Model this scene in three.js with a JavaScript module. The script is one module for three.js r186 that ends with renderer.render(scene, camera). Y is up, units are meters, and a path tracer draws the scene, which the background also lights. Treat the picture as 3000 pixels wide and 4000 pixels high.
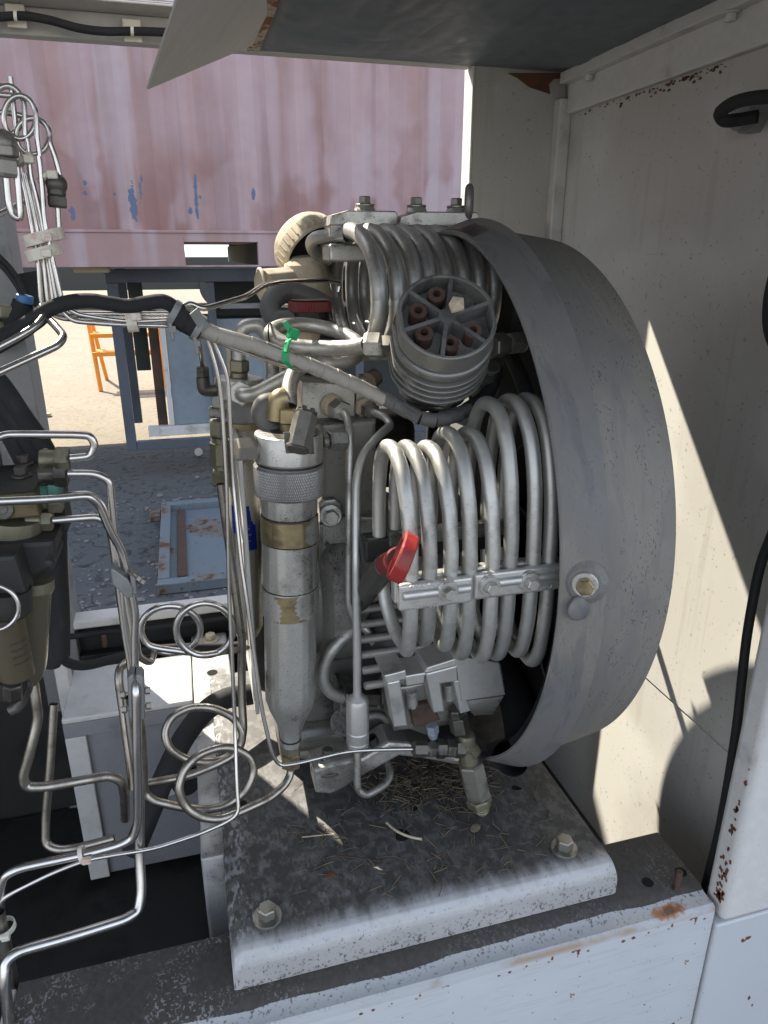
import * as THREE from 'three';
import { RoundedBoxGeometry } from 'three/addons/geometries/RoundedBoxGeometry.js';
import { ConvexGeometry } from 'three/addons/geometries/ConvexGeometry.js';
import { TextGeometry } from 'three/addons/geometries/TextGeometry.js';
import { FontLoader } from 'three/addons/loaders/FontLoader.js';
import { mergeGeometries, toCreasedNormals } from 'three/addons/utils/BufferGeometryUtils.js';

// ---------- camera, sky, sun, exposure ----------
const V = (x, y, z) => new THREE.Vector3(x, y, z);
const scene = new THREE.Scene();
const PITCH = 20 * Math.PI / 180, YAW = 15.5 * Math.PI / 180, FPX = 2773;
const EYE = V(0, 1.28, 0);
const FW = V(Math.sin(YAW) * Math.cos(PITCH), -Math.sin(PITCH), -Math.cos(YAW) * Math.cos(PITCH));
const RT = V(Math.cos(YAW), 0, Math.sin(YAW)), UPV = new THREE.Vector3().crossVectors(RT, FW);
const camera = new THREE.PerspectiveCamera(2 * Math.atan(2000 / FPX) * 180 / Math.PI, 0.75, 0.02, 400);
camera.position.copy(EYE); camera.lookAt(EYE.clone().add(FW));
scene.add(camera);

const SUNDIR = V(-1, 2.04, -1.77).normalize();       // towards the sun
const SUN_I = 4.6, SKY_I = 1.0, EXPOSURE = 3.05;
{
  const w = 512, h = 256, d = new Float32Array(w * h * 4);
  for (let j = 0; j < h; j++) for (let i = 0; i < w; i++) {
    const el = ((j + .5) / h - .5) * Math.PI, u = (i + .5) / w;
    const az = (u - .5) * 2 * Math.PI, dir = V(Math.cos(el) * Math.cos(az), Math.sin(el), Math.cos(el) * Math.sin(az));
    const t = Math.max(0, Math.sin(el)), c = Math.max(0, dir.dot(SUNDIR));
    const k = Math.pow(1 - t, 2.5), halo = .55 * Math.pow(c, 8) + 1.3 * Math.pow(c, 60);
    let r = .27 + .48 * k + halo, g = .34 + .44 * k + halo * .97, b = .47 + .36 * k + halo * .9;
    if (el < 0) { r = .30; g = .27; b = .23; }
    const q = (j * w + i) * 4; d[q] = r * SKY_I; d[q + 1] = g * SKY_I; d[q + 2] = b * SKY_I; d[q + 3] = 1;
  }
  const tx = new THREE.DataTexture(d, w, h, THREE.RGBAFormat, THREE.FloatType);
  tx.mapping = THREE.EquirectangularReflectionMapping; tx.magFilter = tx.minFilter = THREE.LinearFilter; tx.needsUpdate = true;
  scene.background = tx; scene.environment = tx;
}
const sun = new THREE.DirectionalLight(new THREE.Color(1, .93, .8), SUN_I);
sun.position.copy(SUNDIR).multiplyScalar(30).add(V(.3, .8, -1)); sun.target.position.set(.3, .8, -1);
sun.castShadow = true; sun.shadow.mapSize.set(4096, 4096);
Object.assign(sun.shadow.camera, { left: -12, right: 12, top: 12, bottom: -12, near: 1, far: 70 });
scene.add(sun, sun.target);
const renderer = new THREE.WebGLRenderer({ antialias: true });
renderer.setSize(768, 1024); renderer.shadowMap.enabled = true;
renderer.toneMapping = THREE.LinearToneMapping; renderer.toneMappingExposure = EXPOSURE;

// ---------- measuring: a point of the photograph on a plane of the place ----------
const rayOf = (x, y) => FW.clone().addScaledVector(RT, (x - 1500) / FPX).addScaledVector(UPV, -(y - 2000) / FPX);
const onPlane = (x, y, ax, v) => { const d = rayOf(x, y); return EYE.clone().addScaledVector(d, (v - EYE[ax]) / d[ax]); };
const Z = (x, y, z) => onPlane(x, y, 'z', z), X = (x, y, v) => onPlane(x, y, 'x', v), Y = (x, y, v) => onPlane(x, y, 'y', v);
const D = (x, y, t) => EYE.clone().addScaledVector(rayOf(x, y), t);
const mpp = (p) => p.clone().sub(EYE).dot(FW) / FPX;

// ---------- random, noise, textures ----------
let seed = 7; const rnd = () => { seed = (seed * 1664525 + 1013904223) >>> 0; return seed / 4294967296; };
const rr = (a, b) => a + (b - a) * rnd();
const LAT = new Float32Array(65536); for (let i = 0; i < 65536; i++) LAT[i] = rnd();
function vn(x, y, p, s = 0) {
  const xi = Math.floor(x), yi = Math.floor(y), fx = x - xi, fy = y - yi, ux = fx * fx * (3 - 2 * fx), uy = fy * fy * (3 - 2 * fy);
  const m = (a) => ((a % p) + p) % p, x0 = m(xi), x1 = m(xi + 1), y0 = m(yi), y1 = m(yi + 1);
  const h = (a, b) => LAT[(a * 157 + b * 911 + s * 7919 + ((a * b * 31) & 1023)) & 65535];
  const a = h(x0, y0), b = h(x1, y0), c = h(x0, y1), e = h(x1, y1);
  return a + (b - a) * ux + (c - a) * uy + (a - b - c + e) * ux * uy;
}
function fbm(u, v, f, o, s = 0) { let a = .5, t = 0, n = 0; for (let i = 0; i < o; i++) { t += a * vn(u * f, v * f, f, s + i * 3); n += a; a *= .55; f *= 2; } return t / n; }
const clamp = (x, a = 0, b = 1) => Math.min(b, Math.max(a, x));
const step = (a, b, x) => { const t = clamp((x - a) / (b - a)); return t * t * (3 - 2 * t); };
const mix3 = (a, b, t) => [a[0] + (b[0] - a[0]) * t, a[1] + (b[1] - a[1]) * t, a[2] + (b[2] - a[2]) * t];
const lin2s = (x) => 255 * (x <= .0031308 ? 12.92 * x : 1.055 * Math.pow(clamp(x), 1 / 2.4) - .055);
// fn(u, v) -> linear [r, g, b, rough]; returns { map, roughnessMap }
function paint(w, h, fn, repeat, flat) {
  const c = new Uint8Array(w * h * 4), r = new Uint8Array(w * h * 4);
  for (let j = 0; j < h; j++) for (let i = 0; i < w; i++) {
    const o = fn((i + .5) / w, (j + .5) / h), q = (j * w + i) * 4;
    c[q] = lin2s(o[0]); c[q + 1] = lin2s(o[1]); c[q + 2] = lin2s(o[2]); c[q + 3] = 255;
    r[q] = r[q + 1] = r[q + 2] = clamp(o[3] ?? .5) * 255; r[q + 3] = 255;
  }
  const mk = (d, s) => { const t = new THREE.DataTexture(d, w, h, THREE.RGBAFormat); t.wrapS = t.wrapT = THREE.RepeatWrapping; t.magFilter = THREE.LinearFilter; t.minFilter = THREE.LinearMipmapLinearFilter; t.generateMipmaps = true; if (s) t.colorSpace = THREE.SRGBColorSpace; if (repeat) t.repeat.set(repeat[0], repeat[1]); t.needsUpdate = true; return t; };
  return flat ? { map: mk(c, true), rough: flat } : { map: mk(c, true), roughnessMap: mk(r, false) };
}
const std = (o) => new THREE.MeshStandardMaterial(o);
const withTex = (t, o) => std({ map: t.map, ...(t.roughnessMap ? { roughnessMap: t.roughnessMap } : {}), color: 0xffffff, roughness: t.rough ?? 1, ...o });
const gray = (g, r = g, b = g) => new THREE.Color().setRGB(r, g, b);
// a painted or bare metal with grime in speckles and clouds; uv in metres, one tile = 'size' metres
function grimy(base, dirt, { size = .3, cloud = .5, speck = .5, rough = .45, n = 512, s = 0, streak = 0, rm = false } = {}) {
  return paint(n, n, (u, v) => {
    const c = fbm(u, v, 5, 5, s), f = fbm(u, v, 40, 3, s + 11), g = fbm(u, v, 210, 2, s + 23);
    let k = step(.62 - cloud * .3, .95 - cloud * .3, c) * .75 + step(.72 - speck * .06, .92 - speck * .06, g) * speck * .95 * step(.35, .65, c * .7 + f * .4);
    if (streak) k += streak * step(.5, .8, fbm(u, v * .12, 60, 2, s + 5));
    k = clamp(k); const t = .93 + .14 * f;
    return [...mix3(base, dirt, k).map((x) => x * t), rough + .3 * k + .1 * (f - .5)];
  }, [1 / size, 1 / size], rm ? 0 : rough + .06);
}

const M = {};
M.silver = withTex(grimy([.54, .53, .485], [.06, .055, .045], { rm: true, cloud: .35, speck: .7, rough: .42 }), { metalness: .72 });
M.silverOily = withTex(grimy([.33, .32, .29], [.035, .03, .025], { rm: true, cloud: .75, speck: .9, rough: .42, s: 3 }), { metalness: .7 });
M.coil = withTex(grimy([.54, .535, .505], [.16, .145, .125], { rm: true, cloud: .5, speck: .5, rough: .46, s: 5, size: .25 }), { metalness: .68 });
M.canister = withTex(grimy([.62, .615, .58], [.2, .19, .17], { cloud: .1, speck: .35, rough: .36, s: 6 }), { metalness: .7 });
M.head = withTex(grimy([.29, .285, .265], [.05, .05, .05], { rm: true, cloud: .55, speck: .6, rough: .48, s: 7 }), { metalness: .6 });
M.headRib = withTex(grimy([.22, .222, .215], [.05, .05, .05], { cloud: .5, speck: .4, rough: .5, s: 8 }), { metalness: .5 });
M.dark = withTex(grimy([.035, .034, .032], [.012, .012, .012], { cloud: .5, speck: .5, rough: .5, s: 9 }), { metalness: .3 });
M.castDark = withTex(grimy([.27, .26, .235], [.02, .02, .018], { rm: true, cloud: .7, speck: 1, rough: .5, s: 10 }), { metalness: .4 });
M.steel = withTex(grimy([.62, .60, .57], [.34, .30, .26], { cloud: .2, speck: .08, rough: .2, s: 12, size: .2 }), { metalness: 1 });
M.steelOld = withTex(grimy([.42, .39, .34], [.13, .10, .08], { rm: true, cloud: .45, speck: .5, rough: .3, s: 13, size: .2 }), { metalness: .95 });
M.nut = withTex(grimy([.30, .285, .25], [.05, .045, .035], { cloud: .5, speck: .7, rough: .38, s: 14, size: .15 }), { metalness: .7 });
M.nutGold = withTex(grimy([.37, .305, .17], [.09, .07, .04], { cloud: .45, speck: .6, rough: .36, s: 15, size: .15 }), { metalness: .75 });
M.nutOlive = withTex(grimy([.25, .235, .165], [.05, .045, .035], { cloud: .5, speck: .7, rough: .42, s: 16, size: .15 }), { metalness: .65 });
M.brassDark = withTex(grimy([.15, .125, .07], [.04, .035, .025], { cloud: .5, speck: .6, rough: .45, s: 172, size: .15 }), { metalness: .6 });
M.nutDark = withTex(grimy([.13, .122, .105], [.025, .022, .02], { cloud: .6, speck: .8, rough: .4, s: 17, size: .15 }), { metalness: .65 });
M.green = withTex(grimy([.10, .25, .2], [.05, .07, .06], { cloud: .5, speck: .7, rough: .6, s: 18, size: .1 }), { metalness: .3 });
M.rustBolt = withTex(grimy([.085, .050, .040], [.03, .016, .013], { cloud: .5, speck: .6, rough: .7, s: 19, size: .1 }), { metalness: .2 });
M.rubber = withTex(grimy([.018, .018, .019], [.05, .048, .045], { cloud: .4, speck: .3, rough: .8, s: 20 }), {});
M.greyHose = withTex(grimy([.13, .128, .122], [.06, .055, .05], { cloud: .4, speck: .5, rough: .55, s: 21 }), {});
M.greyHoseDark = withTex(grimy([.07, .066, .06], [.03, .03, .028], { cloud: .5, speck: .6, rough: .5, s: 170 }), {});
M.wrap = withTex(grimy([.36, .335, .29], [.10, .09, .08], { cloud: .4, speck: .5, rough: .6, s: 22 }), {});  // wrap colour lightened to stand for the sun on it
M.red = withTex(grimy([.36, .028, .025], [.20, .05, .035], { cloud: .5, speck: .3, rough: .45, s: 24, size: .12 }), {});
M.redDusty = withTex(grimy([.22, .022, .022], [.10, .05, .04], { cloud: .5, speck: .4, rough: .6, s: 25, size: .12 }), {});
M.greenTie = std({ color: gray(.33, .01, .12), roughness: .35 });
M.tie = withTex(grimy([.74, .71, .60], [.5, .22, .17], { cloud: .4, rough: .4, s: 26, size: .08 }), {});
M.tan = withTex(grimy([.55, .47, .34], [.34, .28, .19], { cloud: .4, speck: .5, rough: .8, s: 27, size: .15 }), {});
M.tanDark = withTex(grimy([.24, .20, .145], [.10, .08, .06], { cloud: .5, speck: .5, rough: .85, s: 28, size: .15 }), {});
const shroudTex = (dust, sd) => withTex(paint(1024, 1024, (u, v) => {
  const c = fbm(u, v, 4, 5, sd), f = fbm(u, v, 30, 3, sd + 2), g = fbm(u, v, 200, 2, sd + 6), sm = fbm(u * 2 + .3 * c, v * .5, 16, 4, sd + 8);
  let q = mix3([.158, .157, .155], [.215, .20, .175], clamp(step(.42, .66, c) * .8 + dust * .45)); q = mix3(q, [.095, .10, .112], step(.56, .70, sm) * .5 * (1 - dust * .6));
  const k = step(.66, .76, g) * step(.45, .65, f) * dust; q = mix3(q, [.05, .042, .034], k * .75); q = mix3(q, [.27, .265, .25], step(.72, .82, fbm(u + .06 * c, v * .05, 150, 3, sd + 12)) * .22 * step(.4, .6, c)); const t = .92 + .16 * f;
  return [q[0] * t, q[1] * t, q[2] * t, .5 + .2 * c];
}, [1.6, 1.6]), { metalness: .1 });
M.shroud = shroudTex(.35, 31); M.shroudDusty = shroudTex(1, 231);
M.wall = withTex(paint(1024, 1024, (u, v) => {
  const c = fbm(u, v, 4, 5, 41), st = fbm(u * 1, v * .0625, 64, 3, 43), g = fbm(u, v, 150, 3, 47);
  let q = mix3([.58, .565, .52], [.47, .455, .415], step(.4, .7, c)); q = mix3(q, [.31, .29, .25], step(.58, .82, st) * .26 * step(.35, .65, c));
  q = mix3(q, [.22, .17, .13], step(.76, .82, g) * .6); return [...q, .42 + .2 * c];
}, [1.1, 1.1]), {});
M.white = withTex(grimy([.60, .59, .56], [.25, .22, .18], { cloud: .3, speck: .4, rough: .45, s: 51, size: .5 }), {});
M.whiteDirty = withTex(grimy([.45, .44, .42], [.05, .045, .04], { rm: true, cloud: .6, speck: .7, rough: .5, s: 52, size: .35, n: 1024 }), {});
M.sheet = withTex(grimy([.47, .46, .44], [.37, .36, .34], { cloud: .3, speck: .1, rough: .55, s: 53, size: .5 }), {});
M.foil = withTex(paint(1024, 1024, (u, v) => { const c = fbm(u, v, 6, 5, 55), f = fbm(u, v, 40, 3, 57); const t = .7 + .6 * c; return [.135 * t, .152 * t, .17 * t, .44 + .2 * f]; }, [1.2, 1.2]), {});
{ // creases of the insulating foil
  const n = 1024, d = new Float32Array(n * n).fill(.5);
  for (let k = 0; k < 150; k++) {
    let x = rnd() * n, y = rnd() * n, a = rnd() < .7 ? rr(-.35, .35) : rr(0, 6.28); const L = rr(60, 420), s = rr(-.4, .4), w = rr(2, 6);
    for (let t = 0; t < L; t++) { x += Math.cos(a); y += Math.sin(a); a += rr(-.06, .06); for (let q = -9; q <= 9; q++) { const px = (Math.round(x - Math.sin(a) * q) + 4 * n) % n, py = (Math.round(y + Math.cos(a) * q) + 4 * n) % n; d[py * n + px] += s * .3 * Math.exp(-q * q / w / w) * (1 - Math.abs(2 * t / L - 1)); } }
  }
  const b = new Uint8Array(n * n * 4); for (let i = 0; i < n * n; i++) { const u = (i % n) / n, v = Math.floor(i / n) / n; b[i * 4] = b[i * 4 + 1] = b[i * 4 + 2] = clamp(d[i] * .6 + .4 * fbm(u, v, 5, 4, 59)) * 255; b[i * 4 + 3] = 255; }
  const t = new THREE.DataTexture(b, n, n); t.wrapS = t.wrapT = THREE.RepeatWrapping; t.magFilter = THREE.LinearFilter; t.repeat.set(1.2, 1.2); t.needsUpdate = true; M.foil.bumpMap = t; M.foil.bumpScale = .009;
}
M.rustPaint = withTex(grimy([.15, .062, .032], [.07, .032, .02], { cloud: .5, speck: .6, rough: .7, s: 60, size: .15 }), {});
M.rafterRust = withTex(paint(512, 512, (u, v) => { const c = fbm(u, v, 9, 4, 160), f = fbm(u, v, 50, 3, 161); return [...mix3([.42, .37, .29], [.20, .075, .03], step(.44, .56, c * .6 + f * .4)), .75]; }, [3, 3]), {});
M.galv = withTex(grimy([.26, .265, .26], [.14, .14, .135], { cloud: .5, speck: .4, rough: .5, s: 61, size: .3 }), { metalness: .3 });
M.cabinet = withTex(grimy([.25, .25, .26], [.13, .13, .13], { cloud: .4, speck: .3, rough: .5, s: 152, size: .4 }), {});  // front of the white cabinet, its shade put into this grey
M.frontWhite = withTex(paint(512, 512, (u, v) => { const c = fbm(u, v, 4, 4, 150), r = fbm(u, v, 30, 3, 151); let q = mix3([.55, .57, .585], [.50, .515, .525], c); q = mix3(q, [.13, .05, .025], step(.80, .82, r)); return [...q, .4]; }, [1.6, 1.6]), {});
M.seal = std({ color: gray(.010, .010, .011), roughness: .7 });
M.blueRack = withTex(grimy([.088, .10, .122], [.07, .08, .09], { cloud: .5, speck: .3, rough: .5, s: 62, size: .6 }), {});
M.bluePanel = withTex(grimy([.215, .255, .29], [.15, .18, .20], { cloud: .35, speck: .3, rough: .5, s: 63, size: .9 }), {});
M.hatch = withTex(paint(512, 512, (u, v) => { const c = fbm(u, v, 3, 5, 64), f = fbm(u, v, 30, 3, 65); let q = mix3([.155, .19, .215], [.17, .14, .11], step(.40, .58, c)); q = mix3(q, [.10, .05, .03], step(.52, .62, c * .6 + f * .4)); return [...q, .7]; }, [1.4, 1.4]), {});
M.brownPost = withTex(grimy([.09, .05, .035], [.04, .03, .025], { cloud: .5, speck: .5, rough: .8, s: 66, size: .4 }), {});
M.orange = std({ color: gray(.30, .75, .03), roughness: .5 });
M.wood = std({ color: gray(.4, .5, .25), roughness: .8 });
M.farDark = std({ color: gray(.055, .05, .05), roughness: .9 });
M.hole = std({ color: gray(.004), roughness: 1 });

// ---------- building helpers ----------
const BASE = new Map(), used = new Map();
function numbered(n) { const k = used.get(n) || 0; used.set(n, k + 1); return k ? `${n}_${String(k).padStart(3, '0')}` : n; }
function thing(name, label, category, base, group, kind) {
  const g = new THREE.Group(); g.name = numbered(name); g.position.copy(base); scene.add(g); BASE.set(g, base.clone());
  g.userData = { label, category }; if (group) g.userData.group = group; if (kind) g.userData.kind = kind; return g;
}
const baseOf = (o) => { while (!BASE.has(o)) o = o.parent; return BASE.get(o); };
// every geometry here is made in the place's own metres; a part keeps it relative to its thing's base
function worldUV(g) {
  g = g.index ? g.toNonIndexed() : g; if (!g.attributes.normal) g.computeVertexNormals();
  const p = g.attributes.position, uv = new Float32Array(p.count * 2), a = V(), b = V(), c = V();
  for (let i = 0; i < p.count; i += 3) {
    a.fromBufferAttribute(p, i); b.fromBufferAttribute(p, i + 1).sub(a); c.fromBufferAttribute(p, i + 2).sub(a); b.cross(c);
    const x = Math.abs(b.x), y = Math.abs(b.y), z = Math.abs(b.z);
    for (let k = 0; k < 3; k++) { const j = i + k, X_ = p.getX(j), Y_ = p.getY(j), Z_ = p.getZ(j); if (y >= x && y >= z) { uv[2 * j] = X_; uv[2 * j + 1] = Z_; } else if (x >= z) { uv[2 * j] = Z_; uv[2 * j + 1] = Y_; } else { uv[2 * j] = X_; uv[2 * j + 1] = Y_; } }
  }
  g.setAttribute('uv', new THREE.BufferAttribute(uv, 2)); return g;
}
function clean(g) { if (g.index) g = g.toNonIndexed(); for (const k of Object.keys(g.attributes)) if (!['position', 'normal', 'uv'].includes(k)) g.deleteAttribute(k); return g; }
function part(parent, name, geos, mat, { keepUV = false, label } = {}) {
  let g = Array.isArray(geos) ? (geos.length > 1 ? mergeGeometries(geos.map((q) => clean(keepUV || q.userData.tubeUV ? q : worldUV(q)))) : geos[0]) : geos;
  if (!Array.isArray(geos) || geos.length === 1) g = keepUV || g.userData.tubeUV ? g : worldUV(g);
  const b = baseOf(parent); g.translate(-b.x, -b.y, -b.z);
  const m = new THREE.Mesh(g, mat); m.name = name; m.castShadow = m.receiveShadow = true; if (label) m.userData.label = label; parent.add(m); return m;
}
function single(name, label, category, geos, mat, opt = {}) {   // a thing that is one mesh
  let g = Array.isArray(geos) ? mergeGeometries(geos.map((q) => clean(opt.keepUV || q.userData.tubeUV ? q : worldUV(q)))) : (opt.keepUV || geos.userData.tubeUV ? geos : worldUV(geos));
  g.computeBoundingBox(); const c = new THREE.Vector3(); g.boundingBox.getCenter(c); c.y = g.boundingBox.min.y; g.translate(-c.x, -c.y, -c.z);
  const m = new THREE.Mesh(g, mat); m.name = numbered(name); m.position.copy(c); m.castShadow = m.receiveShadow = true;
  m.userData = { label, category }; if (opt.group) m.userData.group = opt.group; if (opt.kind) m.userData.kind = opt.kind; scene.add(m); return m;
}
const quatY = (d) => new THREE.Quaternion().setFromUnitVectors(V(0, 1, 0), d.clone().normalize());
function lathe(profile, p0, dir, seg = 40, crease = .5) {           // profile [[radius, along], ...]
  let g = new THREE.LatheGeometry(profile.map(([r, t]) => new THREE.Vector2(Math.max(r, 1e-5), t)), seg);
  g = toCreasedNormals(g, crease); g.applyQuaternion(quatY(dir)); g.translate(p0.x, p0.y, p0.z); return g;
}
function cyl(p0, p1, r0, r1 = r0, c = .0012, seg = 28) { const d = p1.clone().sub(p0), L = d.length(); return lathe([[0, 0], [r0 - c, 0], [r0, c], [r1, L - c], [r1 - c, L], [0, L]], p0, d, seg); }
function hex(p0, p1, r, c = .0016, turn = 0) {                      // hexagonal bar with chamfered ends
  const d = p1.clone().sub(p0), L = d.length();
  let g = new THREE.LatheGeometry([[0, 0], [r * .88, 0], [r, c], [r, L - c], [r * .88, L], [0, L]].map(([a, t]) => new THREE.Vector2(Math.max(a, 1e-5), t)), 6);
  g = g.toNonIndexed(); g.deleteAttribute('normal'); g.computeVertexNormals(); g.rotateY(turn); g.applyQuaternion(quatY(d)); g.translate(p0.x, p0.y, p0.z); return g;
}
function tubeOf(pts, r, { seg, rad = 12, closed = false, tension = .5 } = {}) {
  const cv = new THREE.CatmullRomCurve3(pts, closed, 'centripetal', tension), L = cv.getLength(), n = seg || Math.min(400, Math.max(12, pts.length * 9));
  const g = new THREE.TubeGeometry(cv, n, r, rad, closed), uv = g.attributes.uv;
  for (let i = 0; i < uv.count; i++) uv.setXY(i, uv.getX(i) * L, uv.getY(i) * r * 6.283);
  const out = g.toNonIndexed(); out.userData.tubeUV = true; return out;
}
// straight runs with rounded bends, as a bent tube has
function bent(pts, r, R = .012, opt = {}) {
  const o = [pts[0]];
  for (let i = 1; i < pts.length - 1; i++) {
    const a = pts[i - 1], b = pts[i], c = pts[i + 1], la = a.distanceTo(b), lc = c.distanceTo(b), k = Math.min(R, la * .45, lc * .45);
    const p = b.clone().addScaledVector(a.clone().sub(b).normalize(), k), q = b.clone().addScaledVector(c.clone().sub(b).normalize(), k);
    for (const t of [0, .33, .67, 1]) o.push(p.clone().multiplyScalar((1 - t) * (1 - t)).addScaledVector(b, 2 * t * (1 - t)).addScaledVector(q, t * t));
  }
  o.push(pts.at(-1)); return tubeOf(o, r, { seg: Math.min(500, o.length * 5), ...opt });
}
const px = (l, z) => l.map((p) => Z(p[0], p[1], p[2] ?? z));
function box(c, s, r = .002, rot) { const g = new RoundedBoxGeometry(s.x, s.y, s.z, 2, Math.min(r, s.x * .45, s.y * .45, s.z * .45)); if (rot) g.applyQuaternion(rot); g.translate(c.x, c.y, c.z); return g; }
const boxAB = (x0, x1, y0, y1, z0, z1, r = .002) => box(V((x0 + x1) / 2, (y0 + y1) / 2, (z0 + z1) / 2), V(Math.abs(x1 - x0), Math.abs(y1 - y0), Math.abs(z1 - z0)), r);
// an outline seen on the plane z0, extruded straight back to z1
function prism(pts, z0, z1, bevel = .0015, holes = []) {
  const q = px(pts, z0), s = new THREE.Shape(q.map((p) => new THREE.Vector2(p.x, p.y)));
  for (const [hx, hy, hr] of holes) { const c = Z(hx, hy, z0), h = new THREE.Path(); h.absarc(c.x, c.y, hr * mpp(c), 0, Math.PI * 2, true); s.holes.push(h); }
  const g = new THREE.ExtrudeGeometry(s, { depth: Math.max(1e-4, z0 - z1 - 2 * bevel), bevelEnabled: bevel > 0, bevelSize: bevel, bevelThickness: bevel, bevelSegments: 2, bevelOffset: -bevel, curveSegments: 16 });
  g.translate(0, 0, z1 + bevel); return g;
}
function hull(pts) { const g = new ConvexGeometry(pts); g.deleteAttribute('normal'); g.computeVertexNormals(); return g; }
// a turned body whose silhouette is measured at stations [px, py, half width] on the plane z
function turned(stations, z, seg = 48) {
  const P = stations.map((s) => Z(s[0], s[1], z)), p0 = P[0], dir = P.at(-1).clone().sub(p0);
  const n = dir.clone().normalize();
  const prof = stations.map((s, i) => [s[2] * mpp(P[i]), P[i].clone().sub(p0).dot(n)]);
  return lathe([[0, prof[0][1]], ...prof, [0, prof.at(-1)[1]]], p0, dir, seg, .4);
}
function bolt(parent, p, dir, r, h, mat, washer = true, name = 'bolt', label) {   // hexagon head on a washer
  const n = dir.clone().normalize(), g = [];
  if (washer) g.push(cyl(p.clone(), p.clone().addScaledVector(n, h * .22), r * 1.55, r * 1.55, .0006));
  g.push(hex(p.clone().addScaledVector(n, h * .22), p.clone().addScaledVector(n, h), r, r * .14, rr(0, 1)));
  return part(parent, name, g, mat, { label });
}
function ring(c, nrm, r, tube, flat = 1, rad = 10) { const g = new THREE.TorusGeometry(r, tube, rad, 40); g.scale(1, 1, flat); g.applyQuaternion(new THREE.Quaternion().setFromUnitVectors(V(0, 0, 1), nrm.clone().normalize())); g.translate(c.x, c.y, c.z); return g; }
function band(c, dir, r, w, t = .0012) { const n = dir.clone().normalize(), p = c.clone().addScaledVector(n, -w / 2); return lathe([[r, 0], [r + t, 0], [r + t, w], [r, w], [r, 0]], p, n, 28, .4); }

// ---------- the yard: ground, container, rack ----------
{
  const t = paint(1024, 1024, (u, v) => {
    const c = fbm(u, v, 4, 5, 70), f = fbm(u, v, 60, 3, 71), g = fbm(u, v, 170, 2, 72); let q = mix3([.155, .128, .092], [.205, .172, .125], c); q = mix3(q, [.10, .083, .06], step(.55, .8, f) * .6); const k = .8 + .4 * g; return [q[0] * k, q[1] * k, q[2] * k, .95];
  }, [.5, .5]);
  const g = new THREE.PlaneGeometry(400, 400); g.rotateX(-Math.PI / 2); const m = new THREE.Mesh(worldUV(g), withTex(t, {})); m.name = 'ground'; m.receiveShadow = true;
  m.userData = { kind: 'structure', label: 'pale sandy gravel yard lit by the sun beyond the container', category: 'ground' }; scene.add(m);
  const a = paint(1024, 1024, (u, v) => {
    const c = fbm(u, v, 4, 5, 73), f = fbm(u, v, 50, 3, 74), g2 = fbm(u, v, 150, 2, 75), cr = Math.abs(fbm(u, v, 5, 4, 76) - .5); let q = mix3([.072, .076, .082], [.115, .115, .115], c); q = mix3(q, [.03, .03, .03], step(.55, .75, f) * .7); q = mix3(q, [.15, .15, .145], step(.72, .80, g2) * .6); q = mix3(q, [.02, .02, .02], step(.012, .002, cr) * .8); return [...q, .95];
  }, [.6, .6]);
  const s = new THREE.Shape(); const pts = [[-40, 40], [40, 40], [40, -5.35], [4, -5.2], [2, -5.28], [.4, -5.12], [-.5, -5.2], [-1.6, -5.1], [-3, -5.3], [-40, -5.2]]; s.setFromPoints(pts.map(([x, z]) => new THREE.Vector2(x, -z)));  // asphalt edge follows the container's shadow line, its tone deepening that shade
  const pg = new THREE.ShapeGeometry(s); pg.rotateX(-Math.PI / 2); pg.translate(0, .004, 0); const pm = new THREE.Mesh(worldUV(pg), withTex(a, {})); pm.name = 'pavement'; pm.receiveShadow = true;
  pm.userData = { kind: 'structure', label: 'cracked asphalt behind the machine, its dark tone and edge painting in the container shade', category: 'pavement' }; scene.add(pm);
  // rubble
  const st = [], ico = new THREE.IcosahedronGeometry(1, 0);
  for (let i = 0; i < 1500; i++) {
    const line = rnd(), x = rr(-1.4, 1.6), z = line < .5 ? -2.75 + .45 * (rnd() + rnd() - 1) : line < .8 ? -3.75 + .3 * (rnd() + rnd() - 1) : rr(-5, -2), r = rr(.003, .011) * (rnd() < .06 ? 2 : 1);
    const q = ico.clone(); q.scale(r * rr(.7, 1.4), r * .6, r * rr(.7, 1.4)); q.rotateY(rr(0, 6)); q.translate(x, .004 + r * .3, z); st.push(q);
  }
  single('gravel', 'loose stones scattered on the dark asphalt', 'gravel', st, std({ color: gray(.19, .2, .18), roughness: .9 }), { kind: 'stuff' });
}
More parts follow.
